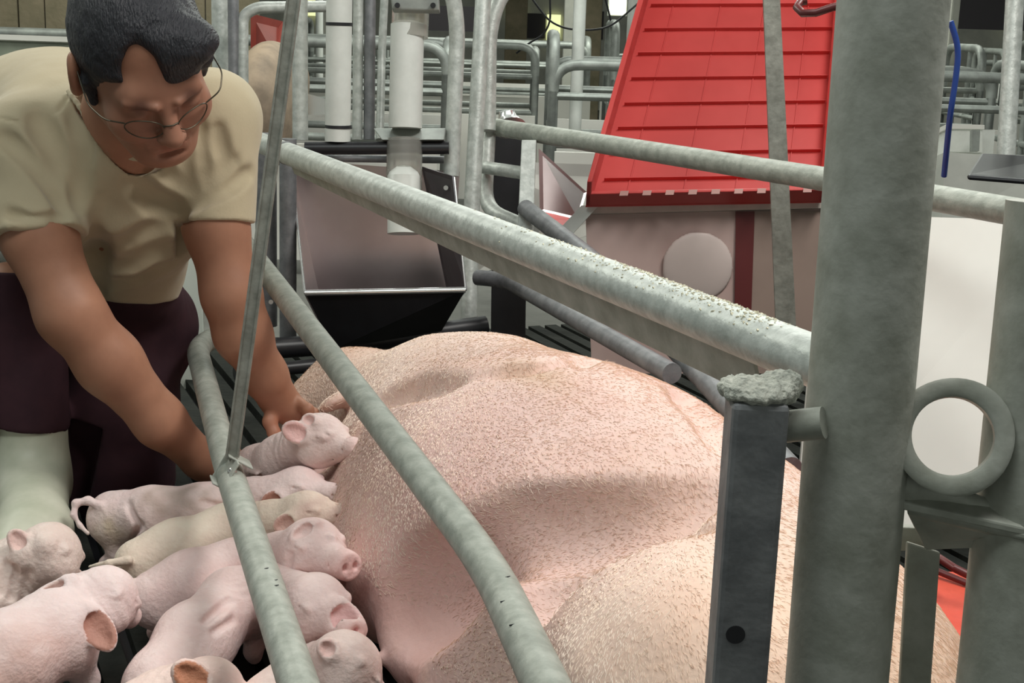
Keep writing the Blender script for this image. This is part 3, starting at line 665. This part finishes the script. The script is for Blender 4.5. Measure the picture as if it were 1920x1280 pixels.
names = [['far left crate of the nearest row, behind the man', 'nearest row crate seen between the white feed pipes', 'nearest row crate just left of the red lid', 'nearest row crate at the right edge of the photo'],
         ['far left crate of the second row', 'second row crate seen past the white feed pipes', 'second row crate just left of the red lid', 'second row crate at the right edge of the photo'],
         ['far left crate of the third row', 'third row crate below the tall lit window', 'third row crate half behind the red lid', 'third row crate at the right edge of the photo'],
         ['far left crate of the last row', 'last row crate below the tall lit window', 'last row crate below the hanging lamp', 'last row crate at the right edge of the photo']]
for r_ in range(3):
    for c_ in range(4):
        spots.append((-3.45+2.25*c_+(0.35*r_), 5.6+1.85*r_, 0.0, names[r_][c_]))
for (x, y, an, lab) in spots: far_crate(x, y, an, label='grey steel '+lab, arch=0.74+0.12*((x*7) % 1), hh=0.66+0.07*((x*5) % 1), ln=1.85)
# the next crate on the left with a brown sow and a dull red lid
ns = organic('sow', [el(W(508, 175, 4.3), (0.10, 0.3, 0.16), 0.05), el(W(500, 230, 4.2), (0.09, 0.2, 0.14), 0.05), el(W(530, 150, 4.5), (0.08, 0.2, 0.10), 0.05)], 0.012, mat('brown_sow_skin', (0.36, 0.27, 0.19), 0.7, var=0.4, scale=12))
tag(ns, 'brownish sow standing in the crate behind the left posts', 'pig')
tag(MB().slab([WV(470, 25, 5.0), W(530, 40, 5.0), WV(528, 130, 5.0), WV(470, 135, 5.0)], fwd*0.03).build('red_panel', mat('dull_red_plastic', (0.30, 0.05, 0.035), 0.5, var=0.3, scale=6)), 'small dull red panel behind the left posts above the brown sow', 'panel')
tag(MB().slab([WV(575, 175, 4.4), WV(610, 185, 4.4), WV(615, 215, 4.4), WV(572, 215, 4.4)], fwd*0.05).build('steel_feeder', bright), 'small shiny feeder left of the thin white pipe', 'feeder')
# ================================================================== man
skin_m = mat('man_skin', (0.40, 0.195, 0.122), 0.5, scale=14, color2=(0.34, 0.16, 0.10), sss=0.05, spec=0.35, attr=True)
shirt_m = mat('khaki_shirt_cloth', (0.50, 0.425, 0.29), 0.85, scale=9, color2=(0.46, 0.385, 0.26), bump=0.06, bscale=250, spec=0.2, sheen=0.2)
trouser_m = mat('maroon_trouser_cloth', (0.060, 0.026, 0.034), 0.85, scale=12, color2=(0.042, 0.019, 0.026), spec=0.2)
boot_m = mat('white_rubber_boot', (0.66, 0.66, 0.54), 0.5, scale=10, color2=(0.52, 0.54, 0.42))
hair_m = mat('dark_hair', (0.020, 0.020, 0.026), 0.5, scale=60, color2=(0.010, 0.011, 0.016), bump=0.6, bscale=1, stretch=(420, 60, 120))
man = thing('person', G(190, 960, 0.0), 'person squatting in khaki T-shirt, maroon trousers and white boots, holding a piglet', 'person')
def CVv(x, y, z): return right*x+down*y-fwd*z
HC = W(266, 108, 1.93); HS = 1.10
hf = nrm(CVv(.45, .76, .47)); hu0 = CVv(.12, -.58, .80); hs = nrm(np.cross(hu0, hf)); hu = nrm(np.cross(hf, hs))
if hs@CVv(-1, 0.3, 0.4) < 0: hs = -hs
HAX = np.array([hs, hf, hu])
def HL(s, f_, u): return HC+hs*s+hf*f_+hu*u
CAXC = np.array([right, down, -fwd])
head = [el(HL(0, -.012, .028), (.074, .094, .086), .02, ax=HAX), el(HL(0, .038, -.032), (.060, .055, .074), .03, ax=HAX),
        el(HL(0, .068, -.096), (.027, .026, .022), .03, ax=HAX), rc(HL(.052, .0, -.052), HL(.02, .06, -.095), .020, .018, .03), rc(HL(-.052, .0, -.052), HL(-.02, .06, -.095), .020, .018, .03),
        rc(HL(-.034, .076, .012), HL(.034, .076, .012), .012, .012, .03), el(HL(.040, .062, -.036), (.026, .026, .026), .02, ax=HAX), el(HL(-.040, .062, -.036), (.026, .026, .026), .02, ax=HAX)]
for s in (-1, 1): head += [el(HL(.031*s, .098, -.006), (.018, .010, .010), .014, '-', HAX), el(HL(.031*s, .080, -.008), (.0145, .0125, .0115), .004, ax=HAX), rc(HL(.019*s, .0935, -.015), HL(.043*s, .0885, -.014), .0014, .0014, .003, '-'),
                           rc(HL(.014*s, .099, .010), HL(.046*s, .084, .013), .005, .004, .006)]
head += [rc(HL(0, .088, .004), HL(0, .112, -.036), .008, .0125, .012), el(HL(.011, .103, -.041), (.008, .010, .007), .006, ax=HAX), el(HL(-.011, .103, -.041), (.008, .010, .007), .006, ax=HAX),
         el(HL(.007, .108, -.048), (.0035, .005, .004), .003, '-', HAX), el(HL(-.007, .108, -.048), (.0035, .005, .004), .003, '-', HAX),
         rc(HL(-.022, .084, -.064), HL(0, .093, -.062), .005, .007, .008), rc(HL(0, .093, -.062), HL(.022, .084, -.064), .007, .005, .008),
         rc(HL(-.018, .084, -.075), HL(.018, .084, -.075), .008, .008, .008), rc(HL(-.025, .089, -.0688), HL(.025, .089, -.0688), .0010, .0010, .003, '-'),
         el(HL(0, .090, -.084), (.018, .006, .004), .006, '-', HAX)]
for s in (-1, 1):
    ec = HL(.083*s, -.012, -.010); ea = np.array([nrm(hs*s-hf*0.45), nrm(hf+hs*s*0.45), hu])
    head += [el(ec, (.010, .020, .032), .008, ax=ea), el(ec+ea[0]*.009+ea[1]*.003, (.008, .011, .019), .006, '-', ea), el(ec-hu*.026, (.008, .010, .011), .006, ax=ea)]
NB = W(225, 262, 2.10)
head = scalep(head, HC, HS)
head += [rc(HL(0, -.035, -.045), NB, .062, .066, .03)]
SR, SL = W(60, 285, 2.10), W(398, 222, 2.17)
torso = [el(W(240, 340, 2.24), (.115, .13, .10), .04, ax=CAXC), el(W(120, 240, 2.38), (.13, .09, .12), .05, ax=CAXC), rc(SR, SL, .050, .046, .03),
         el(W(245, 470, 2.36), (.065, .11, .08), .04, ax=CAXC), el(W(215, 615, 2.48), (.11, .09, .11), .04, ax=CAXC)]
ELR, ELL = W(132, 588, 2.06), W(434, 552, 2.16)
armR = chain([SR, W(72, 440, 2.06), ELR, W(205, 680, 2.10), W(300, 790, 2.16), W(378, 862, 2.23)], [.050, .052, .047, .047, .037, .029], .025)
armL = chain([SL, W(405, 425, 2.15), ELL, W(455, 625, 2.19), W(497, 705, 2.24), W(522, 748, 2.27)], [.046, .047, .043, .042, .033, .027], .025)
# left hand closing on the neck of the held piglet
def finger(pts, r0, r1): return chain([W(*p) for p in pts], list(np.linspace(r0, r1, len(pts))), .006)
handL = [rc(W(522, 748, 2.27), W(548, 775, 2.285), .028, .024, .02), rc(W(530, 760, 2.28), W(560, 768, 2.27), .022, .016, .015)]
handL += finger([(514, 760, 2.26), (506, 790, 2.25), (514, 812, 2.245), (524, 828, 2.25)], .0125, .009)
handL += finger([(562, 757, 2.262), (577, 768, 2.245), (583, 790, 2.25), (578, 808, 2.265)], .0105, .008)
handL += finger([(566, 764, 2.28), (587, 776, 2.285), (594, 797, 2.295), (588, 815, 2.31)], .0108, .008)
handL += finger([(562, 772, 2.30), (580, 786, 2.315), (586, 806, 2.325), (580, 822, 2.34)], .0103, .0078)
handL += finger([(552, 778, 2.315), (566, 793, 2.335), (570, 810, 2.345), (566, 822, 2.355)], .0095, .007)
handR = [rc(W(378, 862, 2.23), W(412, 888, 2.25), .028, .025, .02)]
handR += finger([(392, 850, 2.24), (418, 843, 2.24), (440, 850, 2.235), (452, 862, 2.24)], .0125, .009)
handR += finger([(424, 872, 2.235), (448, 876, 2.215), (465, 890, 2.22), (470, 905, 2.235)], .0108, .008)
handR += finger([(428, 884, 2.25), (450, 895, 2.235), (464, 910, 2.24), (466, 923, 2.25)], .0108, .008)
handR += finger([(424, 896, 2.265), (442, 910, 2.255), (452, 924, 2.26), (452, 934, 2.27)], .0103, .0078)
handR += finger([(414, 904, 2.28), (426, 918, 2.28), (432, 930, 2.285), (430, 938, 2.29)], .0095, .007)
KR, AR = W(20, 560, 2.22), W(68, 955, 2.24)
KL = W(225, 890, 2.40)
legs = chain([W(150, 620, 2.50), KR, W(45, 760, 2.24), AR], [.07, .052, .034, .034], .03) + chain([W(260, 620, 2.48), KL, W(190, 860, 2.8)], [.07, .045, .032], .03)
legs += [rc(AR, G(20, 1050, .04), .045, .035, .02)]
def man_col(V):
    c = np.ones((len(V), 3))
    c = mixc(c, near(V, HL(0, .06, -.03), .085)*0.8, (0.80, 0.78, 0.86))
    c = mixc(c, near(V, HL(0, .09, -.069), .018)*0.6, (0.85, 0.55, 0.6))
    for s in (-1, 1): c = mixc(c, np.clip(near(V, HL(.031*s, .093, .011), .014)*1.3, 0, 1), (0.35, 0.32, 0.34))
    for p in ((524, 828, 2.25), (578, 808, 2.26), (514, 795, 2.25)): c = mixc(c, near(V, W(*p), .02)*0.5, (1.15, 0.9, 0.9))
    return c
# hair: shell over the cranium, cut along an irregular hairline
hair = [el(HL(0, -.014, .033), (.0815, .103, .092), .02, ax=HAX), rc(HL(.074, .012, -.005), HL(.072, .020, -.034), .010, .005, .01), rc(HL(-.070, .035, .01), HL(-.068, .03, -.02), .012, .006, .01),
        el(HL(0, -.06, -.02), (.070, .055, .05), .03, ax=HAX), el(HL(-.040, .062, .066), (.040, .030, .030), .03, ax=HAX)]
hair += [el(HL(.012, .135, -.038), (.068, .085, .085), .008, '-', HAX), el(HL(.022, .095, .050), (.024, .050, .046), .012, '-', HAX), el(HL(.062, .085, -.004), (.03, .045, .044), .012, '-', HAX), el(HL(-.058, .115, -.045), (.04, .055, .055), .01, '-', HAX), el(HL(0, -.02, -.12), (.1, .12, .075), .01, '-', HAX)]
hair = scalep(hair, HC, HS)
organic('hair', hair, 0.0022, hair_m, man, disp=lambda p: 0.0016*vnoise(p, 120, 4)+0.0025*vnoise(p, 40, 9))
# glasses
gl = MB()
HL0 = HL
def HL(a, b, c): return HC+(HL0(a, b, c)-HC)*HS
for s in (-1, 1):
    pts = []
    for t in np.linspace(0, 2*math.pi, 33):
        xx = .031+.022*math.cos(t); pts.append(HL(xx*s, .108-.018*(xx/.05)**2, -.020+.015*math.sin(t)))
    gl.tube(pts, 0.0009, 8, cap=False)
    gl.tube([HL(.052*s, .088, -.014), HL(.074*s, .080, -.008), HL(.086*s, .055, -.002), HL(.082*s, .0, .004)], 0.0011, 8, 0.01)
gl.tube([HL(-.010, .107, -.016), HL(0, .113, -.012), HL(.010, .107, -.016)], 0.0011, 8)
gl.build('glasses', mat('glasses_metal', (0.08, 0.07, 0.05), 0.35, 0.8), man, smooth=True)
# T-shirt
sh = [el(W(240, 340, 2.22), (.147, .163, .130), .06, ax=CAXC), el(W(120, 225, 2.34), (.18, .118, .17), .09, ax=CAXC), rc(SR, SL, .079, .070, .06), rc(W(100, 240, 2.2), W(20, 320, 2.3), .085, .085, .08),
      el(W(245, 475, 2.33), (.093, .13, .105), .06, ax=CAXC), el(W(200, 520, 2.45), (.11, .06, .11), .06, ax=CAXC), el(W(235, 275, 2.12), (.12, .065, .07), .05, ax=CAXC)]
slR0, slR1 = SR, W(70, 448, 2.06); slL0, slL1 = SL, W(407, 418, 2.15)
sh += [rc(slR0, slR1+(slR1-slR0)*0.3, .076, .072, .03), rc(slL0, slL1+(slL1-slL0)*0.3, .072, .054, .03)]
def endcut(p, d, r, l=0.2): d = nrm(d); return bxp(p+d*l, (l, r, r), .003, '-', frame(d))
sh += [endcut(slR1, W(95, 560, 2.05)-W(62, 300, 2.10), .105), endcut(slL1, W(412, 560, 2.15)-W(405, 300, 2.15), .062)]
hemd = nrm(CVv(-0.10, 1, -0.15)); sh += [bxp(W(240, 556, 2.33)+hemd*0.15, (.15, .22, .35), .006, '-', frame(hemd))]
SH0 = list(sh)
NECK = [(128, 175), (150, 205), (172, 245), (205, 278), (240, 298), (275, 302), (310, 292), (345, 268), (372, 225), (385, 180)]
npnt = [surf(SH0, x, y, 0.0) for x, y in NECK]; nc_ = sum(npnt)/len(npnt)
NP = [surf(SH0, x, y, 0.0) for x, y in dense(NECK, 3)]
ncut = [rc(q+(nc_-q)*0.30, q+(nc_-q)*0.30+(HC-nc_)*0.7, .020, .05, .004, '+') for q in NP] + [rc(nc_-(HC-nc_)*0.1, nc_+(HC-nc_)*0.8, .055, .085, .02, '+')]
ncut.append(rc(W(262, 262, 2.09), W(262, 255, 1.95), .040, .05, .004, '+')); NSH = len(sh)
# creases found on the cloth itself
def crease(pts, r=0.005, k=0.02, op='-', ins=0.001): return chain([surf(SH0, x, y, ins) for x, y in dense(pts)], [min(r, .0042)]*(4*len(pts)-3), k, op)
sh += crease([(352, 384), (380, 370), (430, 350), (468, 322)], .006, .02) + crease([(355, 360), (390, 335), (440, 300)], .005, .02)
sh += crease([(126, 392), (108, 360), (60, 300), (5, 255)], .006, .022) + crease([(130, 330), (100, 270), (70, 220)], .005, .03)
sh += crease([(348, 375), (350, 320), (352, 270)], .005, .022) + crease([(150, 390), (150, 330), (148, 260), (140, 200)], .005, .022) + crease([(165, 300), (160, 240)], .004, .015)
sh += crease([(18, 400), (60, 418), (120, 405)], .005, .014) + crease([(20, 425), (80, 420)], .004, .012, '+', .003) + crease([(10, 450), (70, 452), (118, 438)], .003, .010)
sh += crease([(170, 480), (240, 462), (315, 420)], .005, .03) + crease([(180, 512), (250, 500), (315, 470)], .005, .03) + crease([(200, 535), (260, 528), (318, 500)], .004, .02)
sh += crease([(250, 340), (290, 380), (335, 400)], .004, .03) + crease([(180, 440), (175, 500), (180, 545)], .004, .03) + crease([(300, 310), (335, 350)], .004, .02)
sh += crease([(0, 222), (60, 232), (110, 205), (130, 178)], .0018, .004, '-', .0) + crease([(375, 230), (385, 290), (378, 340)], .004, .018) + crease([(410, 240), (420, 300)], .004, .02)
CRE = sh[NSH:]
SHC = [q for q in SH0 if q[0] != 'bx']+CRE
sh += [(q[0], q[1], q[2], q[3], q[4], .003, '-') for q in ncut]
sh += chain([q+(HC-nc_)*0.03 for q in NP], [.0040]*len(NP), .004)
dR_, dL_ = nrm(W(95, 560, 2.05)-W(62, 300, 2.10)), nrm(W(412, 560, 2.15)-W(405, 300, 2.15))
def under_cloth(p, d):
    idx = np.nonzero((((p-slR1)@dR_) < 0.004) & (((p-slL1)@dL_) < 0.004) & (d < 0.02))[0]
    if not len(idx): return d
    q = p[idx].astype(np.float32); z = sdf(SHC, q)
    ok = (z < 0.014) & (sdf(ncut, q) > -0.002)
    # arms below the elbow planes are bare
    d = d.copy(); di = d[idx]; di[ok] = np.maximum(di[ok], z[ok]+0.008); d[idx] = di
    return d
body = organic('body', torso+head+armR+armL+handL+handR+legs, 0.0026, skin_m, man, colf=man_col, post=under_cloth)
organic('t_shirt', sh, 0.003, shirt_m, man, disp=lambda p: 0.0018*vnoise(p, 22, 12)+0.001*vnoise(p, 60, 13))
# trousers
tz = [el(W(215, 615, 2.46), (.145, .12, .14), .06, ax=CAXC), el(W(238, 555, 2.36), (.088, .06, .095), .05, ax=CAXC)]
tz += chain([W(150, 620, 2.50), KR, W(42, 785, 2.24)], [.10, .082, .075], .04) + chain([W(250, 620, 2.46), W(228, 760, 2.38), KL], [.088, .088, .086], .04) + chain([KL, W(190, 860, 2.8)], [.082, .06], .04)
tz += [rc(W(312, 555, 2.42), W(322, 600, 2.42), .02, .016, .02)]
cd_ = nrm(W(66, 770, 2.24)-W(40, 640, 2.22)); tz += [bxp(W(38, 798, 2.24)+cd_*0.15, (.15, .078, .078), .005, '-', frame(nrm(cd_+CVv(-.35, 0, 0))))]
tz += [bxp(W(250, 470, 2.33), (.3, .045, .3), .005, '-', CAXC)]
organic('trousers', tz, 0.004, trouser_m, man, disp=lambda p: 0.003*vnoise(p, 25, 22)+0.0015*vnoise(p, 60, 23))
MB().slab([W(272, 700, 2.30), W(286, 706, 2.30), W(292, 722, 2.30), W(276, 716, 2.30)], fwd*0.004).build('pocket_tag', pvc_panel, man)
bt = [rc(W(42, 740, 2.24), W(62, 900, 2.24), .066, .058, .02), rc(W(60, 900, 2.24), G(62, 1010, .055), .055, .052, .03), rc(G(62, 1005, .05), G(10, 1075, .04), .052, .042, .03), bxp(G(40, 1040, -.05), (.3, .3, .05), .004, '-')]
bt += [bxp(W(34, 756, 2.24)-cd_*0.14, (.14, .12, .12), .005, '-', frame(nrm(cd_+CVv(-.5, 0, 0))))]
organic('boot', bt, 0.004, boot_m, man, disp=lambda p: 0.0025*vnoise(p, 30, 32))
bt2 = [rc(W(200, 855, 2.75), W(170, 850, 2.95), .055, .05, .02), rc(W(170, 850, 2.95), G(165, 880, .04), .05, .04, .02)]
organic('boot', bt2, 0.006, boot_m, man)
# ================================================================== piglets
skin_p = mat('piglet_skin', (0.88, 0.755, 0.72), 0.55, scale=26, color2=(0.82, 0.67, 0.635), sss=0.06, spec=0.3, bump=0.25, bscale=150, attr=True)
PG = 'piglets crowding at the belly of the sow'
def piglet(label, spine, radii, ears=(), tail=None, legs=None, tint=(1, 1, 1), res=0.0022, folds=(), lumps=(), stain=None, eye=None, nostril=True, roll_=0.0):
    pts = [G(*p) for p in spine]; n = len(pts)
    pr = chain(pts[:-1], radii[:-1], 0.022)
    H_, N_ = pts[-2], pts[-1]; f = nrm(N_-H_); up = np.array([0, 0, 1.0]); s = nrm(np.cross(f, up)); u = np.cross(s, f)
    u2 = u*math.cos(roll_)+s*math.sin(roll_); s = np.cross(f, u2); u = u2
    A = np.array([s, f, u]); r = radii[-2]; rs = radii[-1]; L = np.linalg.norm(N_-H_)
    # haunch and shoulder
    d0 = nrm(pts[1]-pts[0]); s0 = nrm(np.cross(d0, up)); d1 = nrm(pts[2]-pts[1]); s1 = nrm(np.cross(d1, up))
    for k in (-1, 1):
        pr.append(el(pts[0]+s0*k*radii[0]*0.45+d0*0.012-up*0.006, (0.036, radii[0]*0.62, radii[0]*0.85), 0.015, ax=frame(d0)))
        pr.append(el(pts[2]+s1*k*radii[2]*0.5-up*0.008, (0.028, radii[2]*0.5, radii[2]*0.80), 0.014, ax=frame(d1)))
    # skull: brow, cheeks, tapering snout with flat disc
    pr += [el(H_+u*r*0.12, (r*0.92, r*1.05, r*0.92), 0.012, ax=A), rc(H_+f*r*0.45-u*r*0.10, N_-f*0.004, r*0.72, rs*1.0, 0.016)]
    for k in (-1, 1): pr.append(el(H_+f*r*0.15+s*k*r*0.55-u*r*0.42, (r*0.5, r*0.62, r*0.48), 0.014, ax=A))
    pr += [rc(N_-f*0.001, N_+f*0.005, rs*1.04, rs*1.04, 0.003), bxp(N_+f*(0.0065+rs*0.5+0.012), (rs*2, 0.012, rs*2), 0.003, '-', A)]
    fr_ = N_+f*(0.006+rs*0.5)
    if nostril:
        for k in (-1, 1): pr.append(el(fr_+s*k*rs*0.38, (rs*0.17, rs*0.35, rs*0.26), 0.002, '-', A))
    for k in (-1, 1):
        e = H_+f*r*0.62+s*k*r*0.66+u*r*0.42
        pr += [el(e+s*k*r*0.05, (0.006, 0.009, 0.0055), 0.005, ax=A), rc(e+s*k*(r*0.05+0.0055)-f*0.007, e+s*k*(r*0.05+0.0055)+f*0.006-u*0.001, 0.0011, 0.0011, 0.003, '-')]
        pr.append(chain([N_-f*0.002-u*rs*0.85+s*k*rs*0.3, N_-f*0.02-u*rs*1.0+s*k*rs*0.8, H_+f*r*0.62-u*r*0.52+s*k*r*0.66], [0.0013]*3, 0.004, '-')[1])
        pr.append(rc(N_-f*0.006+s*k*rs*0.9, N_-f*0.006+u*rs*0.9, 0.0013, 0.0013, 0.005, '-'))
    # legs
    if legs is None:
        for j, off in ((0, 0.012), (2, 0.004)):
            c = pts[j]; d = d0 if j == 0 else d1; sd_ = s0 if j == 0 else s1
            for k in (-1, 1):
                hip = c+sd_*k*radii[j]*0.55+d*off-up*0.015; kn = hip*(1, 1, 0)+d*(0.016 if j else 0.010)+up*hip[2]*0.5; ho = hip*(1, 1, 0)-d*(0.010 if not j else 0)+up*hip[2]*0.28; ft = hip*(1, 1, 0)+d*0.004+up*0.009
                pr += chain([hip, kn, ho, ft], [0.022, 0.0135, 0.0095, 0.0085], 0.012)
    else:
        for lg in legs: pr += chain([G(*p) for p in lg], list(np.linspace(0.020, 0.0085, len(lg))), 0.012)
    if tail is not None: pr += chain([G(*p) for p in tail], list(np.linspace(0.0070, 0.0028, len(tail))), 0.006)
    P0 = list(pr)
    for (x, y, rr) in lumps: pr.append(el(surf(P0, x, y, rr*0.4), (rr, rr, rr), 0.012))
    for fo in folds: pr += chain([surf(P0, x, y, 0.0) for x, y in fo[0]], [fo[1]]*len(fo[0]), 0.008, '-')
    if eye: pr += [el(surf(P0, eye[0], eye[1], 0.004), (0.009, 0.009, 0.007), 0.004), chain([surf(P0, eye[0]-9, eye[1]-3, -0.003), surf(P0, eye[0], eye[1]+2, -0.004), surf(P0, eye[0]+9, eye[1]-2, -0.003)], [0.0013]*3, 0.003, '-')[0]]
    earinfo = []
    for e in ears:      # base pixel, tip pixel, colour inside, half width, lift
        lift = e[4] if len(e) > 4 else 0.018
        b = surf(P0, *e[0], 0.003); tz = (b-EYE)@fwd-lift; t = W(e[1][0], e[1][1], tz)
        L_ = np.linalg.norm(t-b); d = (t-b)/L_; w_ = e[3]
        nn = EYE-b; nn = nn-d*(nn@d); nn = nrm(nn); sd_ = np.cross(nn, d); AX = np.array([d, sd_, nn])
        c = b+d*L_*0.42
        pr += [el(c, (L_*0.50, w_, 0.0040), 0.006, ax=AX), el(b+d*L_*0.70, (L_*0.36, w_*0.60, 0.0034), 0.010, ax=AX), el(b, (0.010, w_*0.7, 0.010), 0.012, ax=AX)]
        pr += [el(c+nn*0.0065+d*0.001, (L_*0.42, w_*0.74, 0.0062), 0.003, '-', AX), el(b+d*L_*0.70+nn*0.0062, (L_*0.26, w_*0.36, 0.0055), 0.004, '-', AX)]
        earinfo.append((c+d*L_*0.06, d, sd_, nn, L_, w_, e[2]))
    nk = pts[-3]; nd = nrm(pts[-2]-pts[-4])
    def colf(V):
        c = np.ones((len(V), 3))*np.array(tint)
        c = mixc(c, np.clip(near(V, fr_, rs*1.2), 0, 1)*0.7, (1.0, 0.70, 0.70))
        nz = np.clip(vnoise(V, 55, 41), 0, 1); c = mixc(c, nz*0.4, np.array(tint)*(0.92, 0.82, 0.83))
        if stain is not None:
            for (x, y, rr, cc2) in stain: c = mixc(c, np.clip(near(V, surf(P0, x, y), rr)*1.5, 0, 1)*(0.45+0.55*np.clip(vnoise(V, 90, 47)+0.4, 0, 1)), cc2)
        for (cc_, d, sd_, nn, L_, w_, ec_) in earinfo:
            q = V-cc_; h = q@nn; wgt = ((((q@d)/(L_*0.56))**2+((q@sd_)/(w_*0.90))**2 < 1) & (h > -0.003) & (h < 0.006)).astype(float)
            c = mixc(c, wgt*(0.9 if ec_ else 0.5), ec_ or (0.95, 0.72, 0.70))
        return c
    def disp(p):
        q = p-nk; t = q@nd; wv = np.exp(-(t/0.035)**2)
        return 0.0010*vnoise(p, 42, 43)+0.0005*vnoise(p, 130, 44)+0.0007*wv*np.sin(t*2*math.pi/0.013+vnoise(p, 60, 45)*7)*np.clip(vnoise(p, 35, 46)+0.5, 0, 1)
    o = organic('piglet', pr, res, skin_p, colf=colf, disp=disp)
    return tag(o, label, 'piglet', PG)
BR = (0.52, 0.27, 0.20); PK = (1.0, 0.74, 0.74); GREY = (0.55, 0.50, 0.46)
piglet('piglet held by the neck by the man, its head in profile on the sow', [(455, 905, .08), (485, 882, .11), (532, 860, .145), (562, 842, .170), (600, 826, .195), (660, 840, .195)], [.034, .038, .036, .032, .0385, .0160],
       ears=[((572, 818), (532, 800), PK, .017, .012), ((590, 792), (570, 783), None, .010, 0.0)], tail=[(450, 890, .10), (468, 882, .125), (482, 888, .13)], legs=[[(560, 875, .13), (585, 895, .11), (592, 918, .10)], [(548, 860, .11), (585, 878, .125), (603, 873, .13)]], tint=(0.93, 0.88, 0.88), eye=(618, 815),
       )
piglet('piglet with a long curled tail left of the strap clamp, farthest of the row', [(212, 968, .085), (290, 966, .098), (385, 958, .10), (465, 940, .11), (560, 920, .13), (640, 926, .14)], [.038, .040, .039, .031, .034, .0145],
       ears=[((528, 935), (492, 950), BR, .018, .01)], tail=[(192, 950, .11), (165, 938, .118), (142, 943, .115), (138, 965, .10), (150, 985, .085), (165, 1000, .075)], tint=(1.0, 0.95, 0.97), stain=[(300, 935, .03, GREY), (360, 932, .03, GREY), (200, 1000, .025, (0.85, 0.8, 0.65))],
       folds=[([(240, 945), (262, 985), (245, 1020)], .004), ([(380, 940), (420, 950)], .003)])
piglet('small piglet wedged between the held piglet and the curly tailed one', [(482, 912, .055), (530, 902, .07), (580, 900, .08), (605, 900, .09), (625, 898, .10), (655, 896, .095)], [.030, .032, .030, .026, .027, .012], legs=[], tint=(0.93, 0.82, 0.80))
piglet('cream piglet with short tail, its brown head passing under the side bar', [(262, 1055, .075), (330, 1030, .085), (425, 1000, .09), (500, 985, .11), (575, 968, .13), (645, 962, .14)], [.034, .039, .039, .031, .034, .015],
       ears=[((552, 975), (515, 990), (0.75, 0.55, 0.5), .015, .01)], tail=[(240, 1050, .095), (205, 1056, .090), (168, 1062, .075)], tint=(0.97, 0.98, 0.86), stain=[(600, 965, .035, (0.72, 0.60, 0.55))])
piglet('pink piglet whose large head rests on the belly right of the side bar', [(292, 1122, .07), (360, 1094, .085), (450, 1070, .09), (522, 1055, .11), (585, 1035, .15), (645, 1058, .16)], [.038, .042, .041, .036, .041, .019],
       ears=[((585, 985), (548, 1008), (1.0, 0.90, 0.90), .010, .012)], tail=[(262, 1100, .09), (245, 1085, .10)], tint=(1.0, 0.91, 0.92), eye=(620, 1010), folds=[([(560, 1075), (600, 1085)], .003), ([(545, 1040), (540, 1070)], .003)])
piglet('pink piglet lying slanted in the front middle, its head below the big headed one', [(300, 1290, .065), (365, 1205, .08), (440, 1130, .085), (520, 1115, .10), (592, 1140, .14), (655, 1180, .14)], [.042, .045, .042, .036, .038, .016],
       ears=[((628, 1140), (672, 1190), (1.0, 0.72, 0.74), .020, .02)], tint=(1.0, 0.92, 0.93), folds=[([(385, 1165), (430, 1125)], .004), ([(400, 1185), (440, 1160)], .003)])
piglet('big pale piglet in the front left corner with a brown ear', [(-90, 1300, .085), (10, 1240, .10), (105, 1185, .11), (155, 1142, .12), (197, 1122, .13), (238, 1152, .10)], [.050, .053, .048, .038, .036, .0145],
       ears=[((165, 1150), (208, 1215), BR, .019, .012), ((130, 1092), (68, 1128), (1.0, 0.90, 0.86), .012, .008)], tint=(1.0, 0.965, 0.99), eye=(216, 1112), stain=[(80, 1250, .05, (0.86, 0.72, 0.70)), (20, 1270, .04, (0.82, 0.66, 0.62))])
piglet('wrinkled piglet at the left edge behind the big pale one', [(-110, 1170, .08), (-50, 1110, .09), (10, 1085, .10), (50, 1058, .12), (92, 1040, .135), (135, 1085, .085)], [.046, .048, .044, .036, .038, .015],
       ears=[((45, 1030), (22, 996), None, .013, .004)], tint=(0.97, 0.94, 0.90), eye=(118, 1030), folds=[([(10, 1060), (0, 1110)], .004), ([(30, 1060), (22, 1120)], .004), ([(50, 1075), (40, 1140)], .004), ([(-10, 1080), (-15, 1150)], .004)], lumps=[(85, 1020, .012), (40, 1045, .014)])
piglet('piglet at the bottom edge with an orange brown ear', [(180, 1420, .06), (240, 1370, .075), (310, 1330, .085), (350, 1312, .095), (390, 1300, .11), (440, 1300, .095)], [.040, .042, .040, .034, .036, .015],
       ears=[((385, 1290), (330, 1248), (0.75, 0.36, 0.20), .017, .012)], tint=(1.0, 0.90, 0.86))
piglet('piglet at the bottom edge with its head right of the lower side bar', [(470, 1400, .06), (520, 1330, .075), (570, 1290, .085), (605, 1268, .10), (645, 1252, .12), (692, 1292, .09)], [.038, .040, .038, .034, .038, .016],
       ears=[((625, 1225), (600, 1205), None, .011, .004)], tint=(1.0, 0.93, 0.91), eye=(672, 1240))
